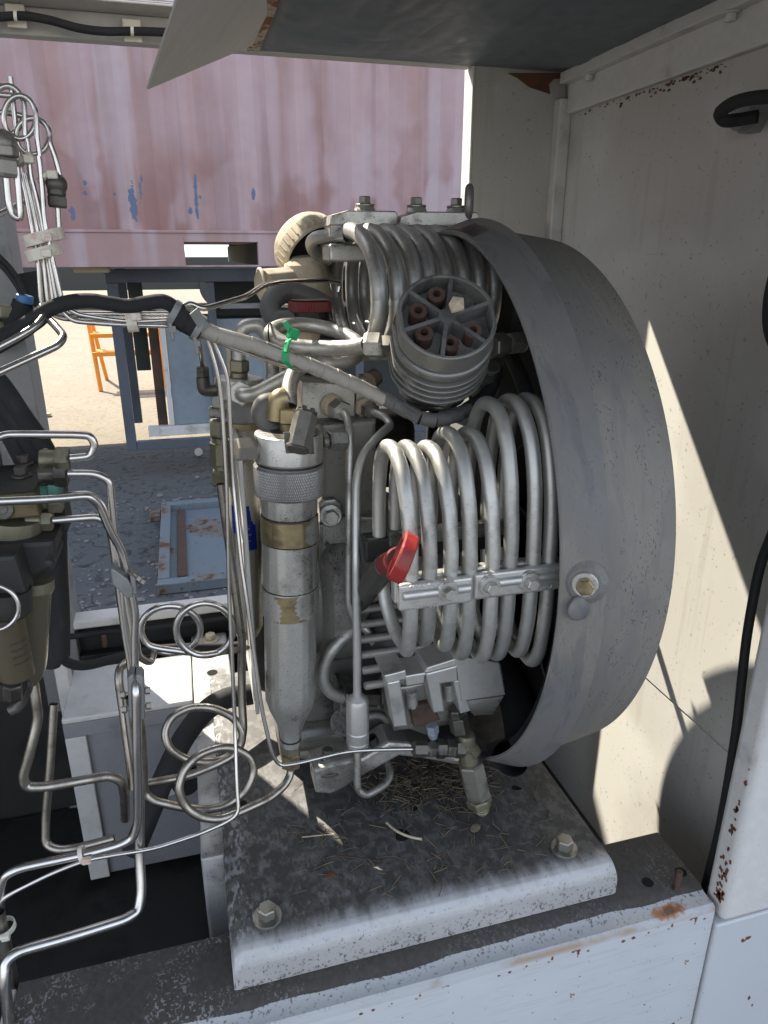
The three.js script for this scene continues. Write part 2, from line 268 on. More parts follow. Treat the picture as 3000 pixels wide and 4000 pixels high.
{
  const chips = [[520, 790, 13, 62], [505, 775, 6, 14], [548, 745, 6, 45], [552, 700, 5, 16], [766, 775, 8, 55], [770, 830, 6, 22], [744, 825, 7, 12], [782, 770, 6, 8], [763, 700, 5, 16], [330, 715, 6, 9], [330, 752, 7, 10], [283, 832, 12, 26], [445, 755, 6, 6], [990, 760, 6, 30]].map(([x, y, w, h]) => { const p = Z(x, y, -3.92), k = mpp(p); return [((p.x / 3.2 + .3) % 1 + 1) % 1, (p.y - 1.39) / 2.6, w * k / 3.2, h * k / 2.6]; });
  const paintC = paint(1024, 1024, (u, v) => {   // u along, v up: one tile is 3.2 m x 2.6 m
    const st = fbm(u, v * .06, 26, 4, 80), c = fbm(u, v, 5, 5, 81), f = fbm(u, v, 60, 3, 82), e = fbm(u, v * .6, 11, 4, 84), n = fbm(u, v, 120, 3, 83);
    let q = mix3([.425, .305, .315], [.35, .22, .205], step(.40, .64, st * .6 + c * .4)); q = mix3(q, [.285, .15, .135], step(.32, .04, v + (e - .5) * .5) * step(.44, .54, e * .75 + st * .25) * .85);
    q = mix3(q, [.44, .365, .385], step(.58, .75, fbm(u, v * .1, 30, 3, 86)) * .55); q = mix3(q, [.25, .165, .17], step(.60, .74, fbm(u, v * .04, 40, 2, 87)) * .35);
    for (const [cu, cv, w, h] of chips) { const a = (u - cu) / w, b = (v - cv) / h; if (a * a < 3 && b * b < 3 && Math.hypot(a, b) + (n - .5) * 1.3 < .95) q = [.10, .135, .215]; }
    const k = .94 + .12 * f; return [q[0] * k, q[1] * k, q[2] * k, .6];
  });
  const mp = withTex(paintC, {}), uvs = (g) => { const p = g.attributes.position, uv = g.attributes.uv; for (let i = 0; i < p.count; i++) uv.setXY(i, p.getX(i) / 3.2 + .3, (p.getY(i) - 1.39) / 2.6); return g; };
  const zf = -3.9, yb = 1.217, x0 = -5.2, x1 = 7, T = thing('shipping_container', 'faded pink and red steel shipping container raised off the ground behind the machine', 'container', V(.9, yb, zf - 1.22));
  // corrugated side
  const prof = []; for (let x = x0; x < x1; x += .278) prof.push([x, 0], [x + .072, 0], [x + .140, -.045], [x + .210, -.045]);
  const pos = [], idx = []; prof.forEach(([x, d], i) => { pos.push(x, yb + .165, zf - .02 + d, x, yb + 2.05, zf - .02 + d); if (i) idx.push(2 * i - 2, 2 * i, 2 * i - 1, 2 * i - 1, 2 * i, 2 * i + 1); });
  let g = new THREE.BufferGeometry(); g.setAttribute('position', new THREE.Float32BufferAttribute(pos, 3)); g.setAttribute('uv', new THREE.Float32BufferAttribute(new Float32Array(pos.length / 3 * 2), 2)); g.setIndex(idx); g = g.toNonIndexed(); g.computeVertexNormals();
  part(T, 'corrugated_side', uvs(g), mp, { keepUV: true });
  const backg = boxAB(x0, x1, yb + .165, yb + 2.1, zf - 2.44, zf - 2.40); part(T, 'back_side', uvs(clean(backg)), mp, { keepUV: true });
  part(T, 'container_roof', uvs(clean(boxAB(x0, x1, yb + 2.06, yb + 2.1, zf - 2.40, zf - .004))), mp, { keepUV: true });
  part(T, 'container_floor', boxAB(x0, x1, yb + .13, yb + .16, zf - 2.40, zf - .06), M.farDark);
  // bottom rail with a fork pocket through it
  const pk0 = Z(727, 1040, zf), pk1 = Z(1012, 1040, zf), pt = yb + .118;
  const rl = []; rl.push(boxAB(x0, pk0.x, yb, yb + .16, zf - .05, zf, .004), boxAB(pk1.x, x1, yb, yb + .16, zf - .05, zf, .004), boxAB(pk0.x - .001, pk1.x + .001, pt, yb + .1598, zf - .0498, zf - .0002, .001), boxAB(pk0.x - .001, pk1.x + .001, yb + .0002, yb + .008, zf - .0498, zf - .0002, .001), boxAB(x0, x1, yb + .158, yb + .172, zf - .03, zf + .006, .003));
  part(T, 'bottom_rail', rl.map((q) => uvs(clean(q))), mp, { keepUV: true });
  part(T, 'rear_rail', [boxAB(x0, pk0.x - .02, yb, yb + .16, zf - 2.44, zf - 2.39), boxAB(pk1.x + .02, x1, yb, yb + .16, zf - 2.44, zf - 2.39)], M.farDark);
  part(T, 'fork_pocket', [boxAB(pk0.x - .01, pk0.x - .004, yb + .004, pt, zf - 2.38, zf - .052), boxAB(pk1.x + .004, pk1.x + .01, yb + .004, pt, zf - 2.38, zf - .052)], M.farDark);
}
{ // rack under the container
  const z0 = -4.25, at = (x, y) => Z(x, y, z0), T = thing('storage_rack', 'slate blue steel rack frame standing under the container', 'rack', V(.3, .1, z0));
  const bar = (n, x0, x1, y0, y1, mat = M.blueRack, d = .05, zz = z0) => part(T, n, boxAB(x0, x1, y0, y1, zz, zz - d, .003), mat);
  const lp = at(435, 1090), lb = at(485, 1740), top = at(440, 1060).y, b0 = at(500, 1710).y;
  bar('post', lp.x - .03, lp.x + .025, b0 - .08, top - .06); bar('post', at(825, 1200).x - .02, at(825, 1200).x + .025, b0 + .02, top - .06); bar('post', 1.0, 1.05, b0 + .02, top - .06);
  bar('top_beam', lp.x - .03, 1.6, top - .058, top + .01, M.blueRack, .05); bar('bottom_beam', lp.x + .027, 1.6, b0 - .08, b0 - .03, M.blueRack, .05);
  bar('back_post', lp.x - .03, lp.x + .025, b0 - .08, top, M.blueRack, .05, z0 - .75); bar('shelf', lp.x + .03, 1.6, top - .30, top - .28, M.farDark, .6, z0 - .1);
  bar('back_sheet', at(820, 1200).x + .03, 1.6, b0, top - .06, M.farDark, .02, z0 - .5);
  bar('pipe_rail', at(840, 1180).x + .03, 1.6, at(840, 1200).y - .015, at(840, 1200).y + .015, M.galv, .03, z0 - .06);
  const P = thing('blue_door_panel', 'pale blue sheet metal door panel leaning inside the rack', 'panel', V(.2, .1, z0 - .1));
  const a = at(625, 1255), b = at(640, 1690), c = at(900, 1690);
  part(P, 'panel_sheet', boxAB(a.x + .02, c.x + .3, b.y + .03, a.y, z0 - .06, z0 - .085, .003), M.bluePanel); part(P, 'panel_edge', boxAB(a.x - .008, a.x + .018, b.y + .03, a.y, z0 - .045, z0 - .09, .003), M.white);
  part(P, 'bottom_rail', boxAB(a.x - .13, c.x + .3, b.y - .03, b.y + .028, z0 - .04, z0 - .09, .003), M.white);
  single('brown_post', 'rusty brown post standing left of the pale blue door panel', 'post', boxAB(at(572, 1260).x, at(612, 1260).x, at(590, 1690).y - .05, a.y + .05, z0 - .1, z0 - .16, .004), M.brownPost);
  single('dark_door', 'narrow dark slab standing behind the rack post', 'slab', boxAB(at(500, 1260).x, at(560, 1260).x, at(520, 1480).y, a.y + .2, z0 - .3, z0 - .34, .004), M.farDark);
  single('wood_scrap', 'thin pale wooden board lying on the sunlit gravel', 'board', [boxAB(-1.42, -1.12, .004, .03, -6.42, -6.36, .004)], M.wood);
  // small things on the ground by the rack
  const q = Y(860, 1795, .02); single('green_bottle', 'small green and white plastic bottle lying on the asphalt', 'bottle', [cyl(V(q.x - .03, .024, q.z + .02), V(q.x + .02, .024, q.z - .02), .02), cyl(V(q.x + .02, .024, q.z - .02), V(q.x + .035, .024, q.z - .032), .009)], std({ color: gray(.45, .3, .38), roughness: .4 }));
  const w = Y(776, 1765, .03); single('plastic_cap', 'small round white cap resting at the foot of the rack', 'cap', lathe([[0, 0], [.02, 0], [.026, .004], [.026, .02], [.012, .024], [0, .024]], V(w.x, .03, w.z), V(-.1, .2, 1), 20), M.white);
}
{ // hatch on the ground
  const T = thing('metal_hatch', 'rusty blue metal hatch lying flat on the asphalt', 'hatch', V(0, .006, -3.1));
  const x0 = -.185, x1 = .30, z0 = -3.66, z1 = -2.68, y = .006;
  part(T, 'hatch_sheet', boxAB(x0 + .03, x1 - .03, y + .008, y + .016, z0 + .03, z1 - .05, .002), M.hatch);
  for (const b of [[x0, x0 + .045, z0 + .005, z1 - .062], [x1 - .045, x1, z0 + .005, z1 - .062], [x0, x1, z0 - .055, z0], [x0, x1, z1 - .055, z1]]) part(T, 'frame_bar', boxAB(b[0], b[1], y, y + .045, b[2], b[3], .004), M.hatch);
  part(T, 'inner_strip', boxAB(x0 + .075, x0 + .115, y + .0165, y + .03, z0 + .05, z1 - .1, .003), M.brownPost);
  part(T, 'hinge', boxAB(x0 - .055, x0 - .006, y, y + .03, z0 + .01, z0 + .12, .003), M.hatch);
}
{ // step ladder beyond the container
  const z = -7.6, T = thing('step_stool', 'bright orange metal step stool on the sunlit gravel', 'step stool', V(-.9, 0, z));
  const a = Z(350, 1275, z), b = Z(385, 1425, z), w = .62, s = .05;
  const leg = (dx) => cyl(V(b.x + dx, .0, z + .1), V(a.x + dx - .02, a.y + .1, z - .1), .022);
  part(T, 'leg', leg(0), M.orange); part(T, 'leg', leg(w), M.orange); part(T, 'leg', cyl(V(b.x, 0, z - .6), V(a.x, a.y + .1, z - .14), .02), M.orange); part(T, 'leg', cyl(V(b.x + w, 0, z - .6), V(a.x + w, a.y + .1, z - .14), .02), M.orange);
  for (const py of [1300, 1372]) { const y = Z(400, py, z).y; part(T, 'tread', [boxAB(a.x, a.x + w, y - .04, y, z + .09, z + .07, .003), ...Array.from({ length: 7 }, (_, i) => boxAB(a.x + .01, a.x + w - .01, y - .012, y, z + .06 - i * .035, z + .04 - i * .035, .002))], M.orange); }
}
single('far_trailer', 'long dark trailer parked far away beyond the container', 'trailer', [boxAB(-9, 12, .45, 1.2, -19, -21.4, .02), ...[-6, -5, 1, 2, 7].map((x) => cyl(V(x, .48, -18.95), V(x, .48, -19.3), .48))], M.farDark);
single('white_block', 'pale block wedged under the container edge', 'block', boxAB(Z(285, 1052, -4).x, Z(425, 1052, -4).x, 1.19, 1.2165, -4.0, -4.12, .004), M.wood);

// ---------- the machine's housing ----------
const W = .81, ZB = -1.51, ROOF = 1.622, RX = .606, YR = .522;
const house = thing('machine_enclosure', 'white painted sheet steel enclosure with rusty edges around the compressor', 'enclosure', V(.2, .1, -1));
{
  part(house, 'side_wall', boxAB(W, W + .02, .502, ROOF + .06, ZB - .02, -.645, .002), M.wall); part(house, 'side_wall', boxAB(W + .003, W + .02, .0, .498, ZB - .02, -.645, .002), M.wall);
  part(house, 'rear_panel', boxAB(RX, W - .001, .0, ROOF + .06, ZB - .02, ZB, .002), M.wall);
  part(house, 'rear_panel_flange', boxAB(RX - .005, RX - .0005, .30, ROOF + .03, ZB - .045, ZB + .002, .0015), M.white);
  part(house, 'corner_post', boxAB(W - .028, W - .0005, .05, ROOF - .045, ZB + .0005, ZB + .028, .003), M.white);
  part(house, 'wall_rail', boxAB(W - .014, W - .0005, ROOF - .075, ROOF - .002, ZB + .03, -.62, .003), M.white);
  part(house, 'wall_rail', boxAB(W - .034, W - .0145, ROOF - .022, ROOF - .002, ZB + .03, -.62, .002), M.white);
  for (const p of [[2845, 125], [2300, 293]]) bolt(house, X(p[0], p[1], W - .024).setY(ROOF - .022), V(0, -1, 0), .008, .012, M.white, true);
  // flaking rust under the rail and at the panel's head
  const flake = (a, b, c) => { const n = 11, s = []; for (let i = 0; i < n; i++) { const t = i / n * 6.283, k = rr(.55, 1.15); s.push(new THREE.Vector2(a * k * Math.cos(t), b * k * Math.sin(t))); } const g = new THREE.ExtrudeGeometry(new THREE.Shape(s), { depth: .0005, bevelEnabled: false }); g.rotateY(-Math.PI / 2); g.translate(c.x, c.y, c.z); return g; };
  const fl = []; for (let i = 0; i < 70; i++) { const z = ZB + .06 + .42 * Math.pow(rnd(), .7), s = rr(.001, .0042); fl.push(flake(s * 1.3, s * rr(.5, .9), V(W - .0004, ROOF - .0765 - s * .4 - rnd() * rnd() * .014, z))); }
  part(house, 'rust_flakes', fl, M.rustPaint).userData.kind = 'stuff';
  part(house, 'peeling_rust', prism([[1985, 285], [2025, 305], [2070, 340], [2150, 366], [2145, 330], [2165, 308], [2215, 305], [2215, 285]], ZB + .004, ZB + .0005, .0004), M.rustPaint, { label: 'torn orange rust patch at the head of the rear panel' });
  // cable gland
  const gl = X(2960, 455, W), gn = V(-1, 0, .05);
  part(house, 'cable_gland', [hex(gl.clone().addScaledVector(gn, -.004), gl.clone().addScaledVector(gn, .02), .024), cyl(gl.clone().addScaledVector(gn, .02), gl.clone().addScaledVector(gn, .034), .0195)], M.galv);
  // front post with its inner reveal, the sill and the rail it stands on
  const pf = -.6005; part(house, 'front_post', [boxAB(.672, .80, .37, 1.7, -.643, pf, .012)], M.white);
  const rust = []; for (let i = 0; i < 75; i++) { const y = .405 + .24 * Math.pow(rnd(), 1.5), zz = pf - .004 - (rnd() + rnd()) * .011, s = rr(.001, .0042), on = y < .425 + .22 * rnd(); if (on) rust.push(flake(s * .9, s * rr(.9, 1.8), V(.6716, y, zz))); }
  part(house, 'rust_spots', rust, M.rustPaint).userData.kind = 'stuff';
  const sealPts = [[2700, 3660], [2752, 3440], [2800, 3250], [2868, 2850], [2890, 2650], [2915, 2450], [2965, 2200], [3010, 2080], [3100, 1800]].map((p) => X(p[0] + 8, p[1], .70));
  part(house, 'edge_seal', (() => { const g = tubeOf(sealPts, .0062, { rad: 8 }); return g; })(), M.seal);
  // texture of sill and rail: v runs from the dark back edge over the gutter and down the front
  const RL = .95, D0 = .110, D1 = .136, D2 = .147, DT = .55;
  const tex = paint(2048, 1024, (u, v) => {
    const d = v * DT, c = fbm(u, v, 10, 5, 90), f = fbm(u * 2, v, 90, 3, 91), g = fbm(u * 2, v, 160, 2, 92), sc = fbm(u * 3, v * 1.5, 130, 3, 93);
    const topc = mix3(mix3([.045, .042, .037], [.085, .078, .07], f), [.36, .36, .36], step(.60, .68, sc) * step(.42, .62, c) * .65 * (u < .45 ? 1 : .3));
    const wh = mix3([.50, .52, .54], [.44, .44, .43], c); let q;
    const wob = d + (c - .5) * .012;
    if (wob < D0) q = topc; else if (d < D2) { q = wh; q = mix3(q, topc, step(.58, .76, g * .75 + f * .25) * step(D1 + .01, D0, d) * .85); q = mix3(q, [.35, .22, .10], step(.008, .0, Math.abs(d - D1 - .004)) * step(.5, .65, c) * .7); }
    else { q = mix3([.55, .57, .585], [.50, .515, .525], c); const nr = step(.022, .0, d - D2) * step(.42, .6, c), rn = fbm(u * 5, v * 2.5, 24, 3, 94) + nr * .16; const r1 = step(.82, .845, rn); q = mix3(q, [.42, .27, .12], step(.785, .835, rn) * .6); q = mix3(q, [.13, .045, .02], r1); q = mix3(q, [.40, .40, .40], step(.62, .7, fbm(u * 1, v * 8, 20, 3, 95)) * .25); }
    // rust bloom around the pin near the right end
    const dx = (u - .925) * RL, dy = d - .128, b = Math.hypot(dx, dy * 2.2) + (f - .5) * .02; q = mix3(q, [.34, .12, .025], step(.032, .016, b) * .95); q = mix3(q, [.10, .035, .02], step(.016, .008, b));
    return [...q, wob < D0 ? .75 : .42];
  });
  tex.map.wrapS = tex.map.wrapT = THREE.ClampToEdgeWrapping; tex.roughnessMap.wrapS = tex.roughnessMap.wrapT = THREE.ClampToEdgeWrapping;
  const mR = withTex(tex, {});
  const prof = []; const add = (y, z) => prof.push([y, z]);
  add(.365, -.747); add(.405, -.747); add(.405, -.652); add(.403, -.6425); add(.3987, -.635); add(.3983, -.622); add(.3992, -.6155); add(.3965, -.611); add(.390, -.6095); add(.02, -.610);
  const pos = [], uv = [], idx = []; let acc = -.04; const N = 2;
  prof.forEach(([y, z], i) => { if (i) acc += Math.hypot(y - prof[i - 1][0], z - prof[i - 1][1]); const v = clamp((acc + 0) / DT); for (let k = 0; k <= N; k++) { const u = k / N; pos.push(-.2765 + u * RL * .99, y, z); uv.push(u, v); } if (i) for (let k = 0; k < N; k++) { const a = (i - 1) * (N + 1) + k, b = a + N + 1; idx.push(a, b, a + 1, a + 1, b, b + 1); } });
  let g = new THREE.BufferGeometry(); g.setAttribute('position', new THREE.Float32BufferAttribute(pos, 3)); g.setAttribute('uv', new THREE.Float32BufferAttribute(uv, 2)); g.setIndex(idx); g.computeVertexNormals(); g = toCreasedNormals(g, .5);
  part(house, 'front_rail', g, mR, { keepUV: true }); part(house, 'rail_end', boxAB(-.291, -.277, .05, .403, -.745, -.61, .006), M.whiteDirty);
  part(house, 'rail_inner', boxAB(-.2765, .663, .02, .40, -.744, -.727, .002), M.dark);
  part(house, 'front_panel', boxAB(.667, 1.25, .0, .367, -.635, -.603, .004), M.frontWhite);
  part(house, 'front_panel', boxAB(.803, 1.25, .369, 1.8, -.643, -.603, .004), M.frontWhite);
  const pin = Z(2622, 3560, -.647).setY(.399); part(house, 'rusty_pin', cyl(pin, pin.clone().add(V(.004, .036, -.002)), .0052, .0048, .001), M.rustBolt);
  for (const p of [[2530, 3447], [2660, 3407]]) { const c = Y(p[0], p[1], .4054); part(house, 'drain_hole', lathe([[0, .0003], [.0085, .0003]], c, V(0, 1, 0), 20), M.hole); }
  part(house, 'spike', hull([V(.535, .405, -.773), V(.554, .405, -.773), V(.543, .438, -.773), V(.545, .405, -.782)]), M.dark);
  // floor well, rear rail and cross member
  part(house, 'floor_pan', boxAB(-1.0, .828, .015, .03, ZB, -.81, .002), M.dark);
  part(house, 'rear_rail', boxAB(-.62, RX - .018, YR - .022, YR, ZB - .05, ZB - .0005, .006), M.white); part(house, 'rear_rail_web', boxAB(-.62, RX - .018, YR - .12, YR - .0225, ZB - .05, ZB - .03, .003), M.dark);
  part(house, 'rear_sill', boxAB(-.62, RX - .018, .03, YR - .09, ZB - .028, ZB - .004, .003), M.dark);  // white sill coated dark, painting in the shade of the lower left
  part(house, 'rubber_strip', tubeOf(px([[200, 2500], [330, 2480], [560, 2455], [960, 2405]], ZB + .006), .006), M.rubber);
  const cm = part(house, 'cross_member', boxAB(-.044, .035, .06, .452, ZB + .002, -.84, .006), M.whiteDirty);
  bolt(house, Y(823, 2500, .452), V(0, 1, 0), .012, .016, M.tan, true); part(house, 'frame_hole', lathe([[0, .0003], [.011, .0003]], Y(829, 2627, .4523), V(0, 1, 0), 20), M.hole);
  part(house, 'stud', cyl(Z(410, 2525, ZB + .04), Z(405, 2483, ZB + .04), .0055), M.rustBolt);
  // rear post on the left, roof beam, grille and foil-faced roof
  part(house, 'rear_post', boxAB(Z(20, 1000, ZB).x - .07, Z(79, 1200, ZB).x, .3, ROOF, ZB - .09, ZB, .003), M.galv);  // post made deeper at the back to block slanting sun
  part(house, 'rear_panel', boxAB(-1.2, Z(20, 1000, ZB).x - .0705, .0, ROOF, ZB - .025, ZB - .005, .002), M.dark);  // unseen dark panel added left of the post to block low sun
  part(house, 'floor_pipe', cyl(V(.60, .03, -1.22), V(.60, .46, -1.22), .022), M.rubber); part(house, 'red_pipe', cyl(V(.645, .03, -1.24), V(.645, .44, -1.24), .013), M.redDusty);
  part(house, 'stay_rod', cyl(V(.585, .91, -1.276), V(.685, .91, -1.276), .0085), M.galv);
  part(house, 'roof_beam', boxAB(-1.2, RX - .006, ROOF + .004, ROOF + .046, ZB - .03, ZB, .003), M.sheet); part(house, 'roof_beam_flange', boxAB(-1.2, .148, ROOF + .0465, ROOF + .05, ZB - .03, ZB + .06, .002), M.sheet);
  const gx0 = -.40, gx1 = .135, gz0 = ZB + .062, gz1 = -1.20, gy = ROOF + .05; const gw = [];  // grille extent picked for the sun patches it lets through
  for (let z = gz0; z <= gz1; z += .0125) gw.push(boxAB(gx0, gx1, gy, gy + .0016, z, z + .0016, .0003)); for (let x = gx0; x <= gx1; x += .034) gw.push(boxAB(x, x + .002, gy + .0018, gy + .004, gz0, gz1, .0003));
  part(house, 'roof_grille', gw, M.white, { label: 'white wire grille in the roof' }).userData.kind = 'stuff';
  part(house, 'rafter', (() => { const g2 = boxAB(.142, .178, ROOF + .0002, ROOF + .04, ZB + .012, -.2, .004); return g2; })(), M.white); part(house, 'rust_streak', boxAB(.158, .1795, ROOF - .0008, ROOF + .02, ZB + .02, -.5, .0005), M.rafterRust);
  // foil underside with sag and folds
  const fg = new THREE.PlaneGeometry(.68, 1.6, 130, 320); fg.rotateX(Math.PI / 2); const p = fg.attributes.position;
  for (let i = 0; i < p.count; i++) { const u = p.getX(i) / 1.2 + .5, v = p.getZ(i) / 1.6 + .5; const e = step(.80, .66, Math.abs(p.getZ(i))) * step(.34, .32, Math.abs(p.getX(i))); p.setY(i, -e * (.012 * fbm(u, v, 4, 3, 97) + .009 * Math.abs(fbm(u * 2, v * .5, 7, 3, 98) - .5) * 2 + .010 * Math.abs(fbm(u + v * .4, v * .7, 19, 3, 99) - .5))); }
  fg.translate(.52, ROOF + .006, ZB + .79); fg.computeVertexNormals(); part(house, 'foil_lining', fg, M.foil, { label: 'dark crinkled foil lining under the roof' });
  part(house, 'roof_panel', boxAB(.1795, .95, ROOF + .012, ROOF + .05, ZB - .03, .06, .003), M.white);
  part(house, 'roof_panel', boxAB(-1.2, .14, ROOF + .052, ROOF + .09, -1.195, .06, .003), M.white);
  part(house, 'roof_panel', boxAB(-1.2, gx0 - .002, ROOF + .0525, ROOF + .09, ZB - .03, -1.1955, .003), M.white);  // unseen roof piece added to keep sun off the regulator
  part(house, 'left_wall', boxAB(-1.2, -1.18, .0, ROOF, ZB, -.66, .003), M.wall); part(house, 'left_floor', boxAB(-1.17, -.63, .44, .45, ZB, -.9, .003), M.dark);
}
{
  const A = Z(577, 350, -.98), B = Z(770, -240, -.80), C = Z(985, 178, -1.33), n = B.clone().sub(A).cross(C.clone().sub(A)).normalize().multiplyScalar(.0022), Q = [A, B, C.clone().add(B).sub(A), C];
  const f = thing('hanging_sheet', 'bare grey sheet metal flap hanging down from the roof by one corner', 'sheet', A); part(f, 'sheet', hull([...Q, ...Q.map((q) => q.clone().add(n))]), M.sheet);
}
{ // cable on the rear beam
  const c = thing('roof_cable', 'thick black cable clipped along the rear roof beam', 'cable', Z(500, 120, ZB + .02)), zc = ZB + .025;
  part(c, 'cable_jacket', tubeOf(px([[-120, 75], [0, 66], [90, 62], [200, 80], [300, 108], [400, 122], [520, 122], [650, 126], [800, 130]], zc), .0068), M.rubber);
  for (const [x, y] of [[62, 62], [517, 120]]) part(c, 'cable_mount', [box(Z(x, y, ZB + .013), V(.030, .034, .004)), band(Z(x, y, zc), V(1, -.1, 0), .0072, .005)], M.tie);
}

// ---------- base plate the compressor stands on ----------
const PT = .46, PF = -.661;
{
  const T = thing('base_plate', 'thick grimy steel base plate with folded edges and pale scraped front lip', 'base plate', V(.26, PT - .1, -1));
  const PW = .545, tex = paint(1536, 1536, (u, v) => {      // v from the back over the fold and down the lip
    const d = v * .72, c = fbm(u, v, 6, 5, 100), f = fbm(u, v, 60, 4, 101), g = fbm(u, v, 200, 2, 102), s = fbm(u * 1, v * .5, 170, 3, 103), e = fbm(u, v * .2, 50, 3, 104), sr = fbm(u, v, 56, 5, 105);
    let top = mix3([.068, .065, .06], [.128, .122, .114], step(.38, .72, f)); const left = step(.75, .1, u + (c - .5) * .5), near = step(.15, .55, d);
    top = mix3(top, [.20, .205, .21], step(.52, .78, sr * .55 + s * .45) * (.25 + .65 * left) * near); top = mix3(top, [.025, .024, .022], clamp(step(.5, .75, c) * .4 + step(.50, .2, d + (c - .5) * .3) * .75) * step(.05, .4, u)); top = mix3(top, [.03, .03, .03], step(.66, .80, g) * .45);  // darkness under the machine painted into the top's colour
    top = mix3(top, [.36, .37, .38], step(.11, .0, u + (e - .5) * .16) * step(.5, .62, s * .6 + sr * .4) * .9);
    let lip = mix3([.50, .50, .49], [.36, .35, .34], c); lip = mix3(lip, [.08, .075, .07], step(.52, .75, g * .7 + f * .3) * step(.655, .695, d + (c - .5) * .04) * .9); lip = mix3(lip, [.1, .09, .08], step(.74, .8, g) * .7);
    const edge = .631 + (e - .5) * .022 + (f - .5) * .016; const k = step(edge - .022, edge + .018, d); const q = mix3(top, lip, k); return [...mix3(q, [.54, .55, .56], k * step(edge + .035, edge + .01, d) * .6), .7 - .2 * k];
  });
  tex.map.wrapS = tex.map.wrapT = tex.roughnessMap.wrapS = tex.roughnessMap.wrapT = THREE.ClampToEdgeWrapping;
  const m = withTex(tex, { metalness: .1 });
  const prof = [[PT, PF - .65], [PT, PF - .022]]; for (let i = 0; i <= 8; i++) { const a = i / 8 * Math.PI / 2; prof.push([PT - .02 + .02 * Math.cos(a), PF - .02 + .02 * Math.sin(a)]); } prof.push([PT - .053, PF]);
  const x0 = -.012, x1 = x0 + PW, pos = [], uv = [], idx = []; let acc = 0; const N = 4, R = .008;
  // the left and right edges are folded down too
  const cols = [[x0, -.053], [x0, -.012], [x0 + .0035, -.0035], [x0 + .012, 0], [x0 + PW * .35, 0], [x0 + PW * .7, 0], [x1 - .012, 0], [x1 - .0035, -.0035], [x1, -.012], [x1, -.053]];
  prof.forEach(([y, z], i) => { if (i) acc += Math.hypot(y - prof[i - 1][0], z - prof[i - 1][1]); cols.forEach(([x, dy]) => { pos.push(x, Math.max(PT - .053, y + dy), z + (z > PF - .03 ? dy * .12 * ((z - PF + .03) / .03) : 0)); uv.push(.03 + .94 * (x - x0) / PW + dy * .25, acc / .72); }); if (i) for (let k = 0; k < cols.length - 1; k++) { const n = cols.length, a = (i - 1) * n + k, b = a + n; idx.push(a, b, a + 1, a + 1, b, b + 1); } });
  let g = new THREE.BufferGeometry(); g.setAttribute('position', new THREE.Float32BufferAttribute(pos, 3)); g.setAttribute('uv', new THREE.Float32BufferAttribute(uv, 2)); g.setIndex(idx); g.computeVertexNormals(); g = toCreasedNormals(g, .7);
  part(T, 'plate', g, m, { keepUV: true });
  bolt(T, Y(1045, 3585, PT), V(0, 1, 0), .0125, .019, M.nut, true); bolt(T, Y(2203, 3318, PT), V(0, 1, 0), .0125, .020, M.nut, true);
  for (const [x, y, r] of [[1617, 3158, .006], [1570, 3262, .012], [2012, 3078, .006], [2028, 3080, .004], [945, 3140, .008]]) part(T, 'hole', lathe([[0, .0004], [r, .0004]], Y(x, y, PT), V(0, 1, 0), 20), M.hole);
  part(T, 'support', [boxAB(.02, .50, .345, PT - .02, -1.29, -.76, .003)], M.dark);
}

